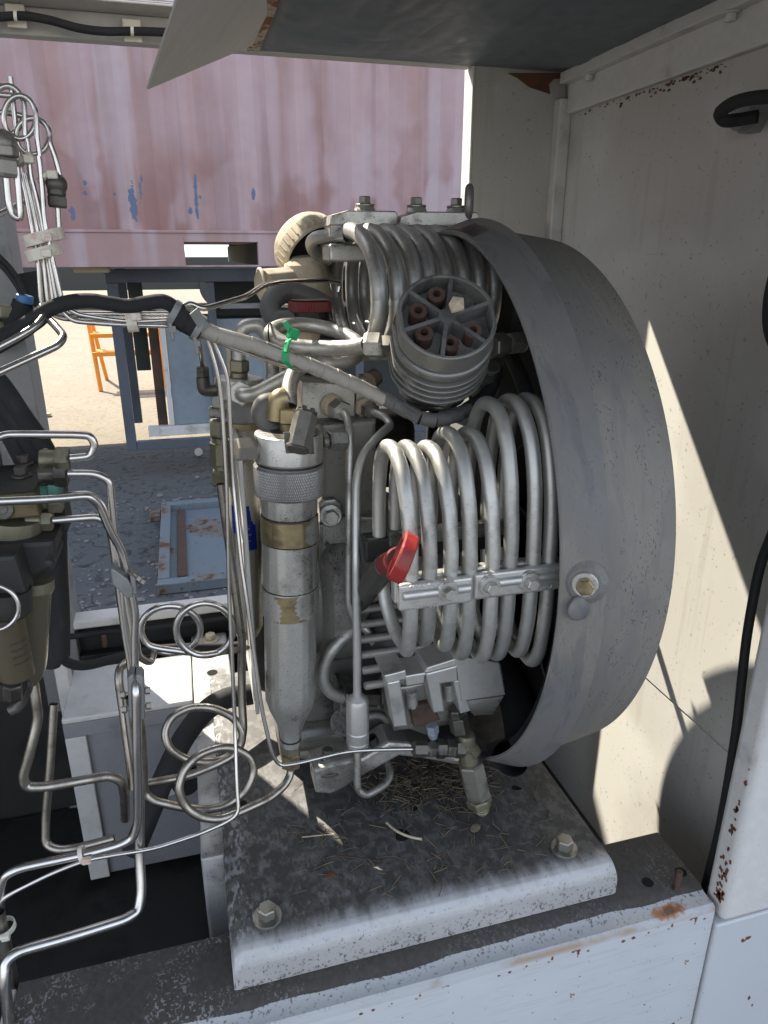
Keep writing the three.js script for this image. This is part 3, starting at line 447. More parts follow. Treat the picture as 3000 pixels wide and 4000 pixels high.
// ---------- the compressor ----------
const K = thing('air_compressor', 'silver multi stage air compressor with two stacks of cooling tubes and grey fan guard', 'compressor', V(.25, PT, -1));
{
  // crankcase and the flanges on its front
  const CC = V(0, .79, -1.03);
  const cc = part(K, 'crankcase', [lathe([[0, 0], [.10, 0], [.118, .01], [.118, .06], [.135, .075], [.135, .30], [0, .30]], V(.10, CC.y, CC.z), V(1, 0, 0), 48), prism([[1255, 1660], [1470, 1640], [1480, 2330], [1270, 2420]], -.95, -1.1, .006), boxAB(.12, .36, .47, .72, -1.12, -.98, .02)], M.castDark);
  part(cc, 'flange', prism([[1248, 1975], [1265, 1955], [1310, 1950], [1335, 1975], [1340, 2020], [1460, 2020], [1465, 2270], [1335, 2300], [1258, 2300]], -.935, -.949, .003, [[1276, 2125, 18]]), M.silver);
  part(cc, 'rib', prism([[1250, 2050], [1262, 2050], [1262, 2230], [1250, 2230]], -.925, -.936, .002), M.silver);
  for (const [x, y] of [[1292, 2014], [1292, 2288]]) { part(cc, 'boss', cyl(Z(x, y, -.945), Z(x, y, -.925), 46 * mpp(Z(x, y, -.93)), 44 * mpp(Z(x, y, -.93))), M.silver); bolt(cc, Z(x, y, -.924), V(-.1, .05, 1), .0112, .014, M.silver, false); }
  part(cc, 'rear_case', boxAB(.07, .38, .50, 1.02, -1.32, -1.14, .03), M.dark);
  // lower box behind the tower
  part(cc, 'lower_case', [prism([[1060, 2600], [1260, 2620], [1300, 2900], [1370, 2960], [1100, 2975]], -1.0, -1.08, .005), cyl(Z(1130, 2870, -.985), Z(1340, 2850, -.985), .028)], M.silverOily);
  // front separator: a tall turned tower
  const zt = -.88, sep = part(K, 'separator_tower', turned([[1134, 2385, 101], [1135, 2460, 101], [1137, 2690, 98], [1137, 2722, 97], [1136, 2760, 84], [1135, 2815, 56], [1135, 2860, 41], [1136, 2880, 40], [1136, 2905, 40]], zt), M.silver);
  part(sep, 'middle_tube', turned([[1132, 2108, 107], [1133, 2200, 107], [1134, 2283, 106]], zt), M.silver);
  part(sep, 'tear_band', turned([[1133, 2284, 110], [1133, 2289, 113], [1134, 2384, 111], [1134, 2387, 100]], zt), M.silver);
  part(sep, 'gold_band', turned([[1131, 2008, 108], [1131, 2012, 113], [1132, 2102, 112], [1132, 2107, 107]], zt), M.nutGold);
  part(sep, 'neck', turned([[1130, 1926, 110], [1130, 1996, 109], [1131, 2004, 106], [1131, 2007, 106]], zt), M.silver);
  { // scrap of bare gold where the silver paint has peeled
    const P0 = Z(1133, 2335, zt), n = EYE.clone().sub(P0).setY(0).normalize(), R = 111.4 * mpp(P0), s = [];
    for (let k = 0; k < 16; k++) { const t = k / 15, w = .0170 - .0075 * Math.sin(t * 3.14) + .002 * Math.sin(k * 2.3) + (t > .92 ? .006 : 0); const y0 = P0.y + .0195 - .039 * t; s.push([y0, w]); }
    const pos = [], idx = []; s.forEach(([y, w], i) => { for (let k = 0; k <= 8; k++) { const a = (k / 8 * 2 - 1) * w / R + .10 * (.5 - i / 15) + .08; const c = Math.cos(a), q = Math.sin(a); pos.push(P0.x + (n.x * c + n.z * -q) * (R + .0004) + (P0.x - P0.x), y, P0.z + (n.z * c + n.x * q) * (R + .0004)); } if (i) for (let k = 0; k < 8; k++) { const a = (i - 1) * 9 + k, b = a + 9; idx.push(a, a + 1, b, b, a + 1, b + 1); } });
    const g = new THREE.BufferGeometry(); g.setAttribute('position', new THREE.Float32BufferAttribute(pos, 3)); g.setIndex(idx); g.computeVertexNormals(); part(sep, 'bare_patch', g, M.nutGold);
  }
  part(sep, 'groove', [turned([[1132, 2102, 108.5], [1132, 2109, 108.5]], zt), turned([[1134, 2281, 107.5], [1134, 2286, 108.5]], zt), turned([[1136, 2879, 41], [1136, 2885, 41]], zt), turned([[1131, 2003, 109.2], [1131, 2009, 109.2]], zt)], M.dark);
  { const P0 = Z(1132, 2056, zt), n = EYE.clone().sub(P0).setY(0).normalize(), R = 113.3 * mpp(P0), pos = [], idx = []; for (let i = 0; i <= 16; i++) { const y = P0.y + .0185 - .036 * i / 16; for (let k = 0; k <= 8; k++) { const a0 = .58 + .05 * Math.sin(i * .9) + .18 * Math.pow(Math.abs(i / 8 - 1), 2) - .1 * (i / 16), a = a0 + (1.5 - a0) * k / 8; pos.push(P0.x + R * (n.x * Math.cos(a) + n.z * Math.sin(a)), y, P0.z + R * (n.z * Math.cos(a) - n.x * Math.sin(a))); } if (i) for (let k = 0; k < 8; k++) { const A = (i - 1) * 9 + k, B = A + 9; idx.push(A, B, A + 1, B, B + 1, A + 1); } } const g = new THREE.BufferGeometry(); g.setAttribute('position', new THREE.Float32BufferAttribute(pos, 3)); g.setIndex(idx); g.computeVertexNormals(); part(sep, 'paint_scrap', g, M.silver); }
  const knurl = (tw, th) => { const n = 256, b = new Uint8Array(n * n * 4); for (let j = 0; j < n; j++) for (let i = 0; i < n; i++) { const u = i / n * 8, v = j / n * 8; const a = Math.abs(((u + v) % 1) - .5) * 2, c = Math.abs(((u - v + 8) % 1) - .5) * 2; const h = Math.min(a, c); const q = (j * n + i) * 4; b[q] = b[q + 1] = b[q + 2] = h * 255; b[q + 3] = 255; } const t = new THREE.DataTexture(b, n, n); t.wrapS = t.wrapT = THREE.RepeatWrapping; t.magFilter = THREE.LinearFilter; t.repeat.set(tw, th); t.needsUpdate = true; return t; };
  const mk = M.silver.clone(); mk.bumpMap = knurl(15, 3); mk.bumpScale = .0011; { const d = grimy([.45, .445, .43], [.12, .11, .1], { cloud: .2, speck: .4, rough: .36, s: 110, n: 256 }); d.map.repeat.set(2, .5); mk.map = d.map; mk.roughnessMap = null; mk.roughness = .4; }
  const ridged = (st, z, n) => {   // a knurled collar with real diamond ridges left to relief and grooves cut at its ends
    const P = st.map((s) => Z(s[0], s[1], z)), dir = P.at(-1).clone().sub(P[0]), nn = dir.clone().normalize(); const prof = st.map((s, i) => new THREE.Vector2(s[2] * mpp(P[i]), P[i].clone().sub(P[0]).dot(nn)));
    let g = new THREE.LatheGeometry(prof, 64); g = toCreasedNormals(g, .4); g.applyQuaternion(quatY(dir)); g.translate(P[0].x, P[0].y, P[0].z); return g;
  };
  part(sep, 'knurled_collar', ridged([[1128, 1806, 118], [1128, 1809, 134], [1128, 1815, 137], [1129, 1918, 136], [1129, 1925, 133], [1129, 1927, 110]], zt), mk, { keepUV: true });
  part(sep, 'gasket', turned([[1128, 1797, 126], [1128, 1807, 126]], zt), M.dark);
  part(sep, 'cap', turned([[1128, 1688, 124], [1128, 1692, 131], [1128, 1700, 134], [1128, 1790, 134], [1128, 1797, 130]], zt), M.silver);
  part(sep, 'cap_top', lathe([[0, .0008], [120 * mpp(Z(1128, 1688, zt)), .0006]], Z(1128, 1687, zt), V(0, 1, 0), 40), M.nutDark);
  // notch insert and tilted hexagonal valve in front of the cap
  const zn = zt + 134 * mpp(Z(1128, 1740, zt)); const v0 = Z(1163, 1752, zn + .010), v1 = Z(1196, 1618, zn - .012), ax = v1.clone().sub(v0);
  part(sep, 'valve_seat', [cyl(v0.clone().addScaledVector(ax, -.07), v0, .0135), prism([[1108, 1690], [1225, 1690], [1228, 1775], [1118, 1772]], zn + .0025, zn - .004, .002)], M.nutDark);
  part(sep, 'safety_valve', hex(v0, v1, .0148, .001, .3), M.nut); part(sep, 'valve_knob', [cyl(v1.clone(), v1.clone().addScaledVector(ax, .06), .0128), ...Array.from({ length: 6 }, (_, i) => { const a = i / 6 * 6.283, u = V(Math.cos(a), 0, Math.sin(a)).applyQuaternion(quatY(ax)); return cyl(v1.clone().addScaledVector(u, .0102), v1.clone().addScaledVector(u, .0102).addScaledVector(ax, .14), .0034, .003, .0006, 10); })], M.nutDark);
  part(sep, 'side_plug', [hex(Z(1000, 1752, zt + .01), Z(922, 1756, zt + .014), .0155, .002, .5), cyl(Z(1012, 1752, zt + .01), Z(995, 1752, zt + .01), .012)], M.nut);
  part(sep, 'side_plug', [hex(Z(1283, 1722, zt), Z(1352, 1718, zt - .004), .0140, .002, .2), cyl(Z(1262, 1724, zt), Z(1285, 1722, zt), .009)], M.silverOily);
  part(sep, 'bottom_fitting', hex(Z(1136, 2905, zt), Z(1136, 2938, zt), .0155, .0015, .4), M.nutOlive); part(sep, 'drain_nut', hex(Z(1136, 2940, zt), Z(1137, 2992, zt), .0150, .0015, .2), M.nutGold);
  part(sep, 'inlet_elbow', [hex(Z(1130, 1652, zt - .01), Z(1130, 1590, zt - .01), .0165, .002, .2), cyl(Z(1130, 1690, zt - .01), Z(1130, 1650, zt - .01), .012), tubeOf(px([[1080, 1640], [1085, 1590], [1095, 1560], [1120, 1555]], zt - .02), .014)], M.nutGold);
  part(sep, 'elbow_hose', tubeOf(px([[1075, 1690], [1040, 1650], [1022, 1610], [1035, 1580], [1075, 1572]], zt - .03), .0135), M.greyHose);
  // rear separator
  const zr = -1.06, rs = part(K, 'rear_separator', turned([[955, 1668, 64], [957, 1800, 63], [962, 2100, 62], [966, 2440, 60], [967, 2480, 40]], zr), M.silver);
  part(rs, 'cap', turned([[934, 1474, 90], [934, 1478, 94], [935, 1550, 94], [935, 1553, 90]], zr), M.silver); part(rs, 'knurled_collar', ridged([[945, 1554, 70], [945, 1558, 86], [947, 1636, 86], [947, 1641, 70]], zr), mk, { keepUV: true }); part(rs, 'gold_band', turned([[949, 1642, 76], [950, 1668, 76]], zr), M.nutGold);
  part(rs, 'top_nut', [hex(Z(932, 1452, zr), Z(932, 1404, zr), .0155, .002, .2), cyl(Z(932, 1475, zr), Z(932, 1452, zr), .0135)], M.nutOlive);
  part(rs, 'outlet_nut', [hex(Z(938, 1535, zr + .036), Z(940, 1537, zr + .046), .0185, .002)], M.silver);
  part(rs, 'outlet_pipe', bent(px([[940, 1537, zr + .04], [955, 1545, zr + .062], [1000, 1538, zr + .06], [1090, 1490, zr + .06], [1150, 1460, zr + .06]], 0), .0108, .02), M.silver);
  part(rs, 'arch_pipe', bent(px([[932, 1404], [930, 1330], [950, 1275], [1010, 1270], [1048, 1310], [1062, 1400], [1066, 1570]], zr), .0105, .03), M.silver);
  part(rs, 'side_bar', boxAB(Z(888, 1400, zr).x, Z(902, 1400, zr).x, Z(890, 1470, zr).y, Z(890, 1358, zr).y, zr - .02, zr + .005, .003), M.tan);
  const chk = part(rs, 'check_valve', [hex(Z(856, 1640, zr + .01), Z(858, 1708, zr + .01), .0158, .003), hex(Z(860, 1722, zr + .01), Z(864, 1818, zr + .01), .0158, .003, .5), hex(Z(866, 1832, zr + .01), Z(868, 1896, zr + .01), .0158, .003, .2), cyl(Z(857, 1706, zr + .01), Z(867, 1836, zr + .01), .0125)], M.nutOlive);
  part(chk, 'upper_union', [hex(Z(858, 1592, zr + .01), Z(858, 1628, zr + .01), .0175, .003), hex(Z(858, 1530, zr + .01), Z(858, 1592, zr + .01), .0130, .002)], M.silverOily);
  part(chk, 'elbow_fitting', [hex(Z(791, 1432, zr + .02), Z(793, 1476, zr + .02), .0098, .002), tubeOf(px([[793, 1474], [794, 1500], [800, 1520], [820, 1524], [846, 1522]], zr + .02), .0095)], M.nutDark);
  { // blue instruction label wrapped round the rear tube
    const cv = document.createElement('canvas'); cv.width = 256; cv.height = 512; const cx = cv.getContext('2d'); cx.fillStyle = '#0a2f9e'; cx.fillRect(0, 0, 256, 512); cx.fillStyle = '#c8d4f0'; cx.font = '38px sans-serif'; cx.fillText('ción', 120, 270); cx.fillText('egur', 128, 340); cx.font = '24px sans-serif'; cx.fillText('97.36', 130, 410); cx.fillRect(110, 225, 90, 2);
    const t = new THREE.CanvasTexture(cv); t.colorSpace = THREE.SRGBColorSpace; const a = Z(930, 1960, zr), b = Z(940, 2130, zr), L = a.distanceTo(b), R = 63.5 * mpp(a);
    const g = new THREE.CylinderGeometry(R, R, L, 24, 1, true, -.95, 1.5); g.translate(Z(960, 2045, zr).x, (a.y + b.y) / 2, zr); part(rs, 'blue_label', g, std({ map: t, roughness: .35 }), { keepUV: true });
  }
  { // cut-out sheet bracket standing between the two towers
    const x = .062, q = [[945, 1800], [1000, 1800], [1008, 2300], [1012, 2760], [960, 2900]].map(([a, b]) => { const p = X(a, b, x); return p; });
    const s = new THREE.Shape([[-1.12, .60], [-.96, .60], [-.945, .66], [-.94, .8], [-.935, 1.04], [-1.1, 1.04]].map(([z, y]) => new THREE.Vector2(z, y)));
    for (const [z, y, w, h] of [[-.985, .93, .018, .05], [-.985, .78, .018, .06], [-.985, .63, .018, .04]]) { const hl = new THREE.Path(); hl.absellipse(z, y, w, h, 0, Math.PI * 2, true); s.holes.push(hl); }
    const g = new THREE.ExtrudeGeometry(s, { depth: .0035, bevelEnabled: true, bevelSize: .001, bevelThickness: .001, bevelSegments: 1, curveSegments: 20 }); g.rotateY(-Math.PI / 2); g.translate(x, 0, 0); part(K, 'side_bracket', g, M.white);
  }
  // valve block behind the tower
  const zb = -.99, vb = part(K, 'valve_block', [prism([[1180, 1492], [1388, 1505], [1388, 1655], [1180, 1660]], zb, zb - .07, .0015), prism([[1392, 1520], [1470, 1532], [1470, 1658], [1392, 1656]], zb - .002, zb - .06, .0015)], M.silver);
  part(vb, 'port', [cyl(Z(1290, 1580, zb), Z(1310, 1590, zb + .012), .0165)], M.tan); part(vb, 'union_nut', [hex(Z(1312, 1594, zb + .010), Z(1340, 1608, zb + .034), .0155, .003, .3)], M.silver);
  part(vb, 'port', [hex(Z(1420, 1590, zb), Z(1432, 1596, zb + .010), .0165, .002)], M.tan); part(vb, 'union_nut', [hex(Z(1436, 1598, zb + .01), Z(1455, 1608, zb + .024), .0135, .002, .2)], M.nut);
  part(vb, 'rolled_lug', [cyl(Z(1440, 1490, zb - .02), Z(1470, 1470, zb - .03), .013), boxAB(Z(1430, 1480, zb).x, Z(1500, 1480, zb).x, Z(1450, 1500, zb).y, Z(1450, 1480, zb).y, zb - .05, zb - .02)], M.tanDark);
  // thin hard lines with a sintered filter canister
  part(K, 'hard_line', bent(px([[1336, 1606, zb + .03], [1354, 1622, zb + .045], [1366, 1680, -.92], [1365, 2000, -.885], [1363, 2370, -.88], [1395, 2430, -.88], [1440, 2468, -.875], [1466, 2530, -.875], [1462, 2590, -.875], [1432, 2592, -.88], [1400, 2540, -.90], [1385, 2500, -.92]], 0), .0056, .018), M.silver);
  const zl = -.84, hl = part(K, 'hard_line', bent(px([[1455, 1607, zb + .02], [1508, 1630, zb + .045], [1527, 1660, zb + .05], [1480, 1700, -.92], [1415, 1775, -.90], [1392, 1870, -.885], [1392, 2200, zl], [1396, 2725, zl]], 0), .0060, .02), M.canister);
  part(hl, 'filter_canister', turned([[1396, 2708, 14], [1396, 2714, 22], [1397, 2728, 40], [1397, 2740, 44], [1397, 2848, 44], [1397, 2851, 41], [1398, 2854, 44], [1398, 2888, 44], [1398, 2891, 41], [1398, 2894, 44], [1398, 2912, 41], [1398, 2926, 28], [1398, 2930, 14]], zl), M.canister);
  part(hl, 'drain_line', bent(px([[1396, 2925, zl], [1396, 3085, zl + .014], [1430, 3108, zl + .018], [1508, 3064, zl + .012], [1528, 3020, zl - .0], [1510, 2965, zl - .02], [1480, 2900, zl - .05]], 0), .0058, .014), M.silverOily);
  // thick pipe curling down to the bottom stage
  part(K, 'stage_pipe', tubeOf(px([[1500, 2150, -.97], [1492, 2290, -.93], [1450, 2395, -.915], [1335, 2498, -.90], [1278, 2570, -.90], [1262, 2640, -.90], [1285, 2695, -.90], [1335, 2722, -.90], [1400, 2726, -.905], [1470, 2724, -.91]], 0), .0098, { rad: 16 }), M.silver);
  part(K, 'pipe_union', [hex(Z(1340, 2722, -.9), Z(1478, 2726, -.905), .0150, .002, .3), hex(Z(1482, 2724, -.905), Z(1502, 2722, -.905), .0185, .002)], M.nutDark);
  // looped pipe at the head, held by the green tie
  const lz = -1.0; part(K, 'loop_pipe', tubeOf(px([[1432, 1346, -.90], [1380, 1357, -.92], [1289, 1360, -.95], [1169, 1354, -.97], [1095, 1334, -.985], [1059, 1305, -1.0], [1096, 1276, -1.03], [1193, 1269, -1.05], [1289, 1286, -1.04], [1366, 1318, -1.01], [1402, 1352, -.985], [1386, 1396, -.97], [1300, 1418, -.96], [1225, 1412, -.955], [1160, 1446, -.94], [1133, 1500, -.92], [1129, 1592, -.89]], 0), .0103, { rad: 16, seg: 260 }), M.silver);
  const oil = part(K, 'oil_filler', [turned([[1208, 1214, 72], [1210, 1250, 78], [1212, 1262, 100], [1214, 1290, 112], [1215, 1340, 112]], -1.12), cyl(Z(1215, 1330, -1.12), Z(1216, 1470, -1.12), .05)], M.dark);
  { const P0 = Z(1210, 1214, -1.12), r = 80 * mpp(P0), n = 60, pr = new THREE.Shape(); for (let i = 0; i < n * 2; i++) { const a = i / n * Math.PI, q = r - (i % 2) * .0011; i ? pr.lineTo(q * Math.cos(a), q * Math.sin(a)) : pr.moveTo(q, 0); } const g = new THREE.ExtrudeGeometry(pr, { depth: .0135, bevelEnabled: true, bevelSize: .001, bevelThickness: .001, bevelSegments: 1 }); g.rotateX(-Math.PI / 2); g.translate(P0.x, P0.y, P0.z); part(oil, 'red_cap', g, M.redDusty); part(oil, 'cap_top', lathe([[0, .0168], [r * .94, .0166]], P0, V(0, 1, 0), 30), M.tanDark); part(oil, 'filler_neck', turned([[1180, 1262, 78], [1180, 1290, 80], [1180, 1320, 78]], -1.095), M.tan); }
  part(K, 'breather_hose', tubeOf(px([[1290, 1205, -1.16], [1210, 1165, -1.16], [1130, 1143, -1.16], [1078, 1158, -1.15], [1056, 1200, -1.14], [1078, 1245, -1.13], [1135, 1252, -1.12], [1180, 1250, -1.12]], 0), .0165, { rad: 16 }), M.greyHose);
  part(K, 'hose_clip', ring(Z(1062, 1320, -1.0), V(.9, .1, .3), .0195, .0012), M.seal);
  // air intake filter
  const ac = Z(1198, 962, -1.33), an = V(-.35, .52, -.78).normalize();
  const af = part(K, 'air_filter', lathe([[.0495, -.026], [.0515, -.030], [.0535, -.028], [.0545, -.006], [.053, .004], [.048, .012], [.03, .016], [0, .017], [0, .012], [.046, .006], [.0495, -.006], [.0495, -.026]].map(([a, b]) => [a * 1.16, b * 1.35]), ac, an, 56), M.tan);
  part(af, 'filter_ribs', Array.from({ length: 34 }, (_, i) => { const a = i / 34 * 6.283, u = V(Math.cos(a), 0, Math.sin(a)).applyQuaternion(quatY(an)), p = ac.clone().addScaledVector(u, .0625).addScaledVector(an, -.020); return box(p, V(.003, .022, .003), .0006, quatY(an)); }), M.tan);
  part(af, 'filter_element', lathe([[0, -.026], [.044, -.026], [.046, -.022], [.046, .0], [0, .0]], ac, an, 40), M.rubber);
  const bw = Z(1198, 1100, -1.28); part(af, 'filter_bowl', lathe([[0, .043], [.020, .0415], [.034, .032], [.039, .019], [.040, -.013], [.044, -.032], [.042, -.038], [.02, -.040], [0, -.040]], bw, V(-.1, 1, .12), 40), M.tan);
  part(af, 'intake_spout', [cyl(Z(1160, 1095, -1.27), Z(1030, 1122, -1.24), .022, .029, .001), ring(Z(1026, 1122, -1.24), V(-1, -.12, .1), .029, .003)], M.tan);
}
{ // the head: a ribbed bowl on a finned cylinder, leaning towards the camera
  const H = D(1747, 1232, .815), B = D(1698, 1446, .925), a = H.clone().sub(B).normalize(), R = 199 * mpp(H);
  let e1 = V(1, 0, 0).addScaledVector(a, -a.x).normalize(); const e2 = new THREE.Vector3().crossVectors(a, e1);
  const Mx = new THREE.Matrix4().makeBasis(e1, e2, a).setPosition(H), put = (g) => g.applyMatrix4(Mx);   // local z is the axis
  const out = (r) => { const s = []; for (let i = 0; i < 64; i++) { const t = i / 64 * 6.283; let q = r; const flat = (ang, d) => { const c = Math.cos(t - ang); if (c > .5) q = Math.min(q, d * r / c); }; flat(Math.PI - .05, .955); flat(-.05, .955); s.push(new THREE.Vector2(q * Math.cos(t), q * Math.sin(t))); } return s; };
  const ex = (pts, hole, d, z, b = .0015) => { const s = new THREE.Shape(pts); if (hole) s.holes.push(new THREE.Path(hole)); const g = new THREE.ExtrudeGeometry(s, { depth: d - 2 * b, bevelEnabled: true, bevelSize: b, bevelThickness: b, bevelSegments: 2, bevelOffset: -b }); g.translate(0, 0, z + b); return put(g); };
  const hd = part(K, 'cylinder_head', [ex(out(R), out(R * .915), .030, -.030), ex(out(R * .93), null, .006, -.030, .0004)], M.head);
  const shelf = part(hd, 'flange', ex(out(R * 1.06), null, .014, -.046, .003), M.head);
  // six ribs and a hub
  const rib = [];
  for (let i = 0; i < 6; i++) { const t = i / 6 * 6.283 + .22; const g = new THREE.BoxGeometry(R * .88, .0048, .024); g.translate(R * .47, 0, -.0135); g.rotateZ(t); rib.push(put(g)); }
  const hub = new THREE.CylinderGeometry(R * .17, R * .19, .025, 24); hub.rotateX(Math.PI / 2); hub.translate(0, 0, -.0132); rib.push(put(hub)); part(hd, 'ribs', rib, M.headRib);
  const stub = [[.1, .05], [.36, .10], [.40, .34], [.20, .40], [.08, .25]].map(([x, y]) => V(x * R, y * R, .002)); const st = hull([...stub, ...stub.map((p) => V(p.x * .95, p.y * .95, -.012)), V(.25 * R, .22 * R, .006)]); part(hd, 'broken_stub', put(st), M.tan);
  for (const t of [2.35, 1.55, 3.35, 4.35, 5.15, 5.95].map((q, i) => [2.72, 1.72, 3.65, 4.62, 5.62][i]).filter((q) => q !== undefined)) { const c = V(Math.cos(t) * R * .58, Math.sin(t) * R * .58, -.024);
    let g = new THREE.LatheGeometry([[.0045, .008], [.0050, .021], [.0096, .021], [.0106, .0195], [.0106, 0], [0, 0]].map(([r, y]) => new THREE.Vector2(r, y)), 24); g = toCreasedNormals(g, .5); g.rotateX(Math.PI / 2); g.translate(c.x, c.y, c.z);
    const b = part(hd, 'head_bolt', put(g), M.rustBolt); const s = new THREE.CylinderGeometry(.0049, .0049, .004, 6); s.rotateX(Math.PI / 2); s.translate(c.x, c.y, c.z + .0075); part(hd, 'bolt_socket', put(s), M.hole); }
  for (let i = 0; i < 4; i++) part(hd, 'cooling_fin', ex(out(R * (1.07 + .012 * i)), null, .0046, -.060 - i * .0115, .001), M.head);
  const nk = new THREE.CylinderGeometry(R * .92, R * .92, .075, 40); nk.rotateX(Math.PI / 2); nk.translate(0, 0, -.082); part(hd, 'cylinder_barrel', put(nk), M.dark);
  const wob = (r, k, n) => { const s = []; for (let i = 0; i < 96; i++) { const t = i / 96 * 6.283, q = r * (1 + k * Math.pow(Math.abs(Math.sin(t * n / 2)), 3)); s.push(new THREE.Vector2(q * Math.cos(t), q * Math.sin(t))); } return s; };
  part(hd, 'cast_flange', [ex(wob(R * .92, .12, 6), null, .010, -.112, .003), ex(wob(R * .86, .1, 6), null, .008, -.128, .002)], M.castDark);
  part(hd, 'cast_flange', ex(wob(R * .74, .16, 4), null, .010, -.150, .003), M.dark);
  // unions either side
  part(hd, 'union_nut', [hex(Z(1425, 1347, -.895), Z(1497, 1349, -.885), .0165, .004, .3)], M.silver); part(hd, 'adapter', [hex(Z(1498, 1349, -.885), Z(1545, 1350, -.872), .0140, .002, .1)], M.nutDark);
  part(hd, 'adapter', [hex(Z(1915, 1355, -.83), Z(1968, 1345, -.845), .0155, .002)], M.nut); part(hd, 'union_nut', [hex(Z(1969, 1344, -.845), Z(2038, 1336, -.865), .0150, .004, .4)], M.silver);
  part(K, 'side_pipe', cyl(Z(2036, 1336, -.865), Z(2130, 1328, -.89), .0072), M.silver);
  part(hd, 'guide_tube', [cyl(Z(1905, 1430, -.87), Z(1870, 1530, -.9), .0155), cyl(Z(1908, 1424, -.868), Z(1905, 1434, -.87), .017)], M.silverOily);
}
// a loop of cooling pipe lying in the plane x
function loopAt(x, yc, zc, ay, az, r, lean = 0, drift = 0, n = 2.5) {
  const pts = []; for (let i = 0; i < 40; i++) { const t = i / 40 * 6.283, c = Math.cos(t), s = Math.sin(t); pts.push(V(x + drift * (1 - Math.abs(c)) * (s < 0 ? 1 : 0) + rr(-.0004, .0004), yc + ay * Math.sign(s) * Math.pow(Math.abs(s), 2 / n), zc + az * Math.sign(c) * Math.pow(Math.abs(c), 2 / n) + lean * s)); }
  return tubeOf(pts, r, { closed: true, seg: 110, rad: 16 });
}
const font = await new FontLoader().loadAsync('fonts/droid/droid_sans_bold.typeface.json');
{ // lower cooler
  const xs = [.222, .244, .270, .293, .321, .343, .372, .394], top = [1.068, 1.066, 1.064, 1.080, 1.078, 1.113, 1.115, 1.115], bot = [.820, .832, .820, .803, .794, .793, .793, .775];
  const C = part(K, 'lower_cooler', boxAB(.232, .40, .925, .945, -.826, -.808, .003), M.silverOily, { label: 'lower stack of cooling tube loops' });
  const tones = [1, .86, .95, .80].map((k) => { const m = M.coil.clone(); m.color.setRGB(k, k, k * .98); return m; });
  xs.forEach((x, i) => part(C, 'cooler_tube', loopAt(x, (top[i] + bot[i]) / 2, -.757, (top[i] - bot[i]) / 2, .068, .0088, -.010, .010, 2.4), tones[(i * 3) % 4]));
  const zc = -.674; const cl = (x0, x1, y) => [boxAB(x0, x1, y - .0165, y + .0165, zc - .010, zc, .004), boxAB(x0, x1, y - .0165, y + .0165, zc - .034, zc - .018, .004), cyl(V(x0 + .004, y + .004, zc + .001), V(x1 - .004, y + .004, zc + .001), .0055)];
  part(C, 'clamp', cl(.204, .292, .921), M.canister); part(C, 'clamp', cl(.2945, .412, .923), M.canister);
  for (const [px_, py_] of [[1750, 2322], [1913, 2302], [2069, 2285]]) { const p = Z(px_, py_, zc + .0045).addScaledVector(V(0, 1, 0), .004); part(C, 'boss', cyl(V(p.x, p.y, zc - .004), p, .0132, .0122), M.canister); bolt(C, p, V(0, 0, 1), .0078, .0115, M.silver, true, 'clamp_bolt'); }
  const word = (s, x, y, h) => { const g = new TextGeometry(s, { font, size: h, depth: .0009, curveSegments: 3, bevelEnabled: false }); g.translate(x, y, zc - .0002); return g; };
  part(C, 'cast_number', word('13662-500', .2155, .9305, .0058), M.canister); part(C, 'cast_number', word('14564-500', .2155, .9065, .0056), M.canister); part(C, 'cast_number', word('13034', .372, .9085, .0056), M.canister);
  // dark clamp on the far side
  part(C, 'rear_clamp', [boxAB(.20, .40, .905, .937, -.842, -.812, .004)], M.dark);
}
{ // upper cooler
  const x0 = .2545, C = part(K, 'upper_cooler', boxAB(.23, .44, 1.283, 1.288, -1.17, -1.13, .002), M.silverOily, { label: 'upper stack of cooling tube loops' });
  const xs = [0, .028, .056, .0805, .1095, .139, .1665, .194].map((d) => x0 + d);
  const tones = [.92, .80, .87].map((k) => { const m = M.coil.clone(); m.color.setRGB(k, k, k); return m; });
  xs.forEach((x, i) => part(C, 'cooler_tube', loopAt(x, 1.222, -1.145 - .004 * i, .091, .205 - .006 * i, .0116, 0, -.006, 2.3), tones[i % 3]));
  const cl = (x0, x1) => { const s = new THREE.Shape([[x0, 0], [x0 + .004, .014], [x0 + .03, .021], [x1 - .004, .021], [x1, .017], [x1, 0]].map(([x, y]) => new THREE.Vector2(x, y))); const g = new THREE.ExtrudeGeometry(s, { depth: .055, bevelEnabled: true, bevelSize: .002, bevelThickness: .002, bevelSegments: 2, bevelOffset: -.002 }); g.translate(0, 1.320, -1.178); return [g, boxAB(x0 + .002, x1 - .001, 1.302, 1.322, -1.17, -1.125, .003)]; };
  part(C, 'clamp', cl(.226, .333), M.silver); part(C, 'clamp', cl(.3345, .466), M.silver); part(C, 'lower_clamp', [boxAB(.224, .288, 1.268, 1.294, -1.174, -1.115, .005)], M.silver);
  for (const x of [.287, .370, .436]) { const p = V(x, 1.339, -1.145); part(C, 'boss', cyl(p, V(x, 1.348, -1.145), .017, .0148), M.silver); bolt(C, V(x, 1.348, -1.145), V(0, 1, 0), .0098, .014, M.nut, true, 'clamp_bolt'); }
  part(C, 'end_bend', tubeOf(px([[1360, 920, -1.11], [1325, 918, -1.13], [1270, 922, -1.16], [1230, 932, -1.19], [1216, 955, -1.22], [1236, 990, -1.25], [1290, 1015, -1.26]], 0), .0100, { rad: 16 }), M.coil);
}
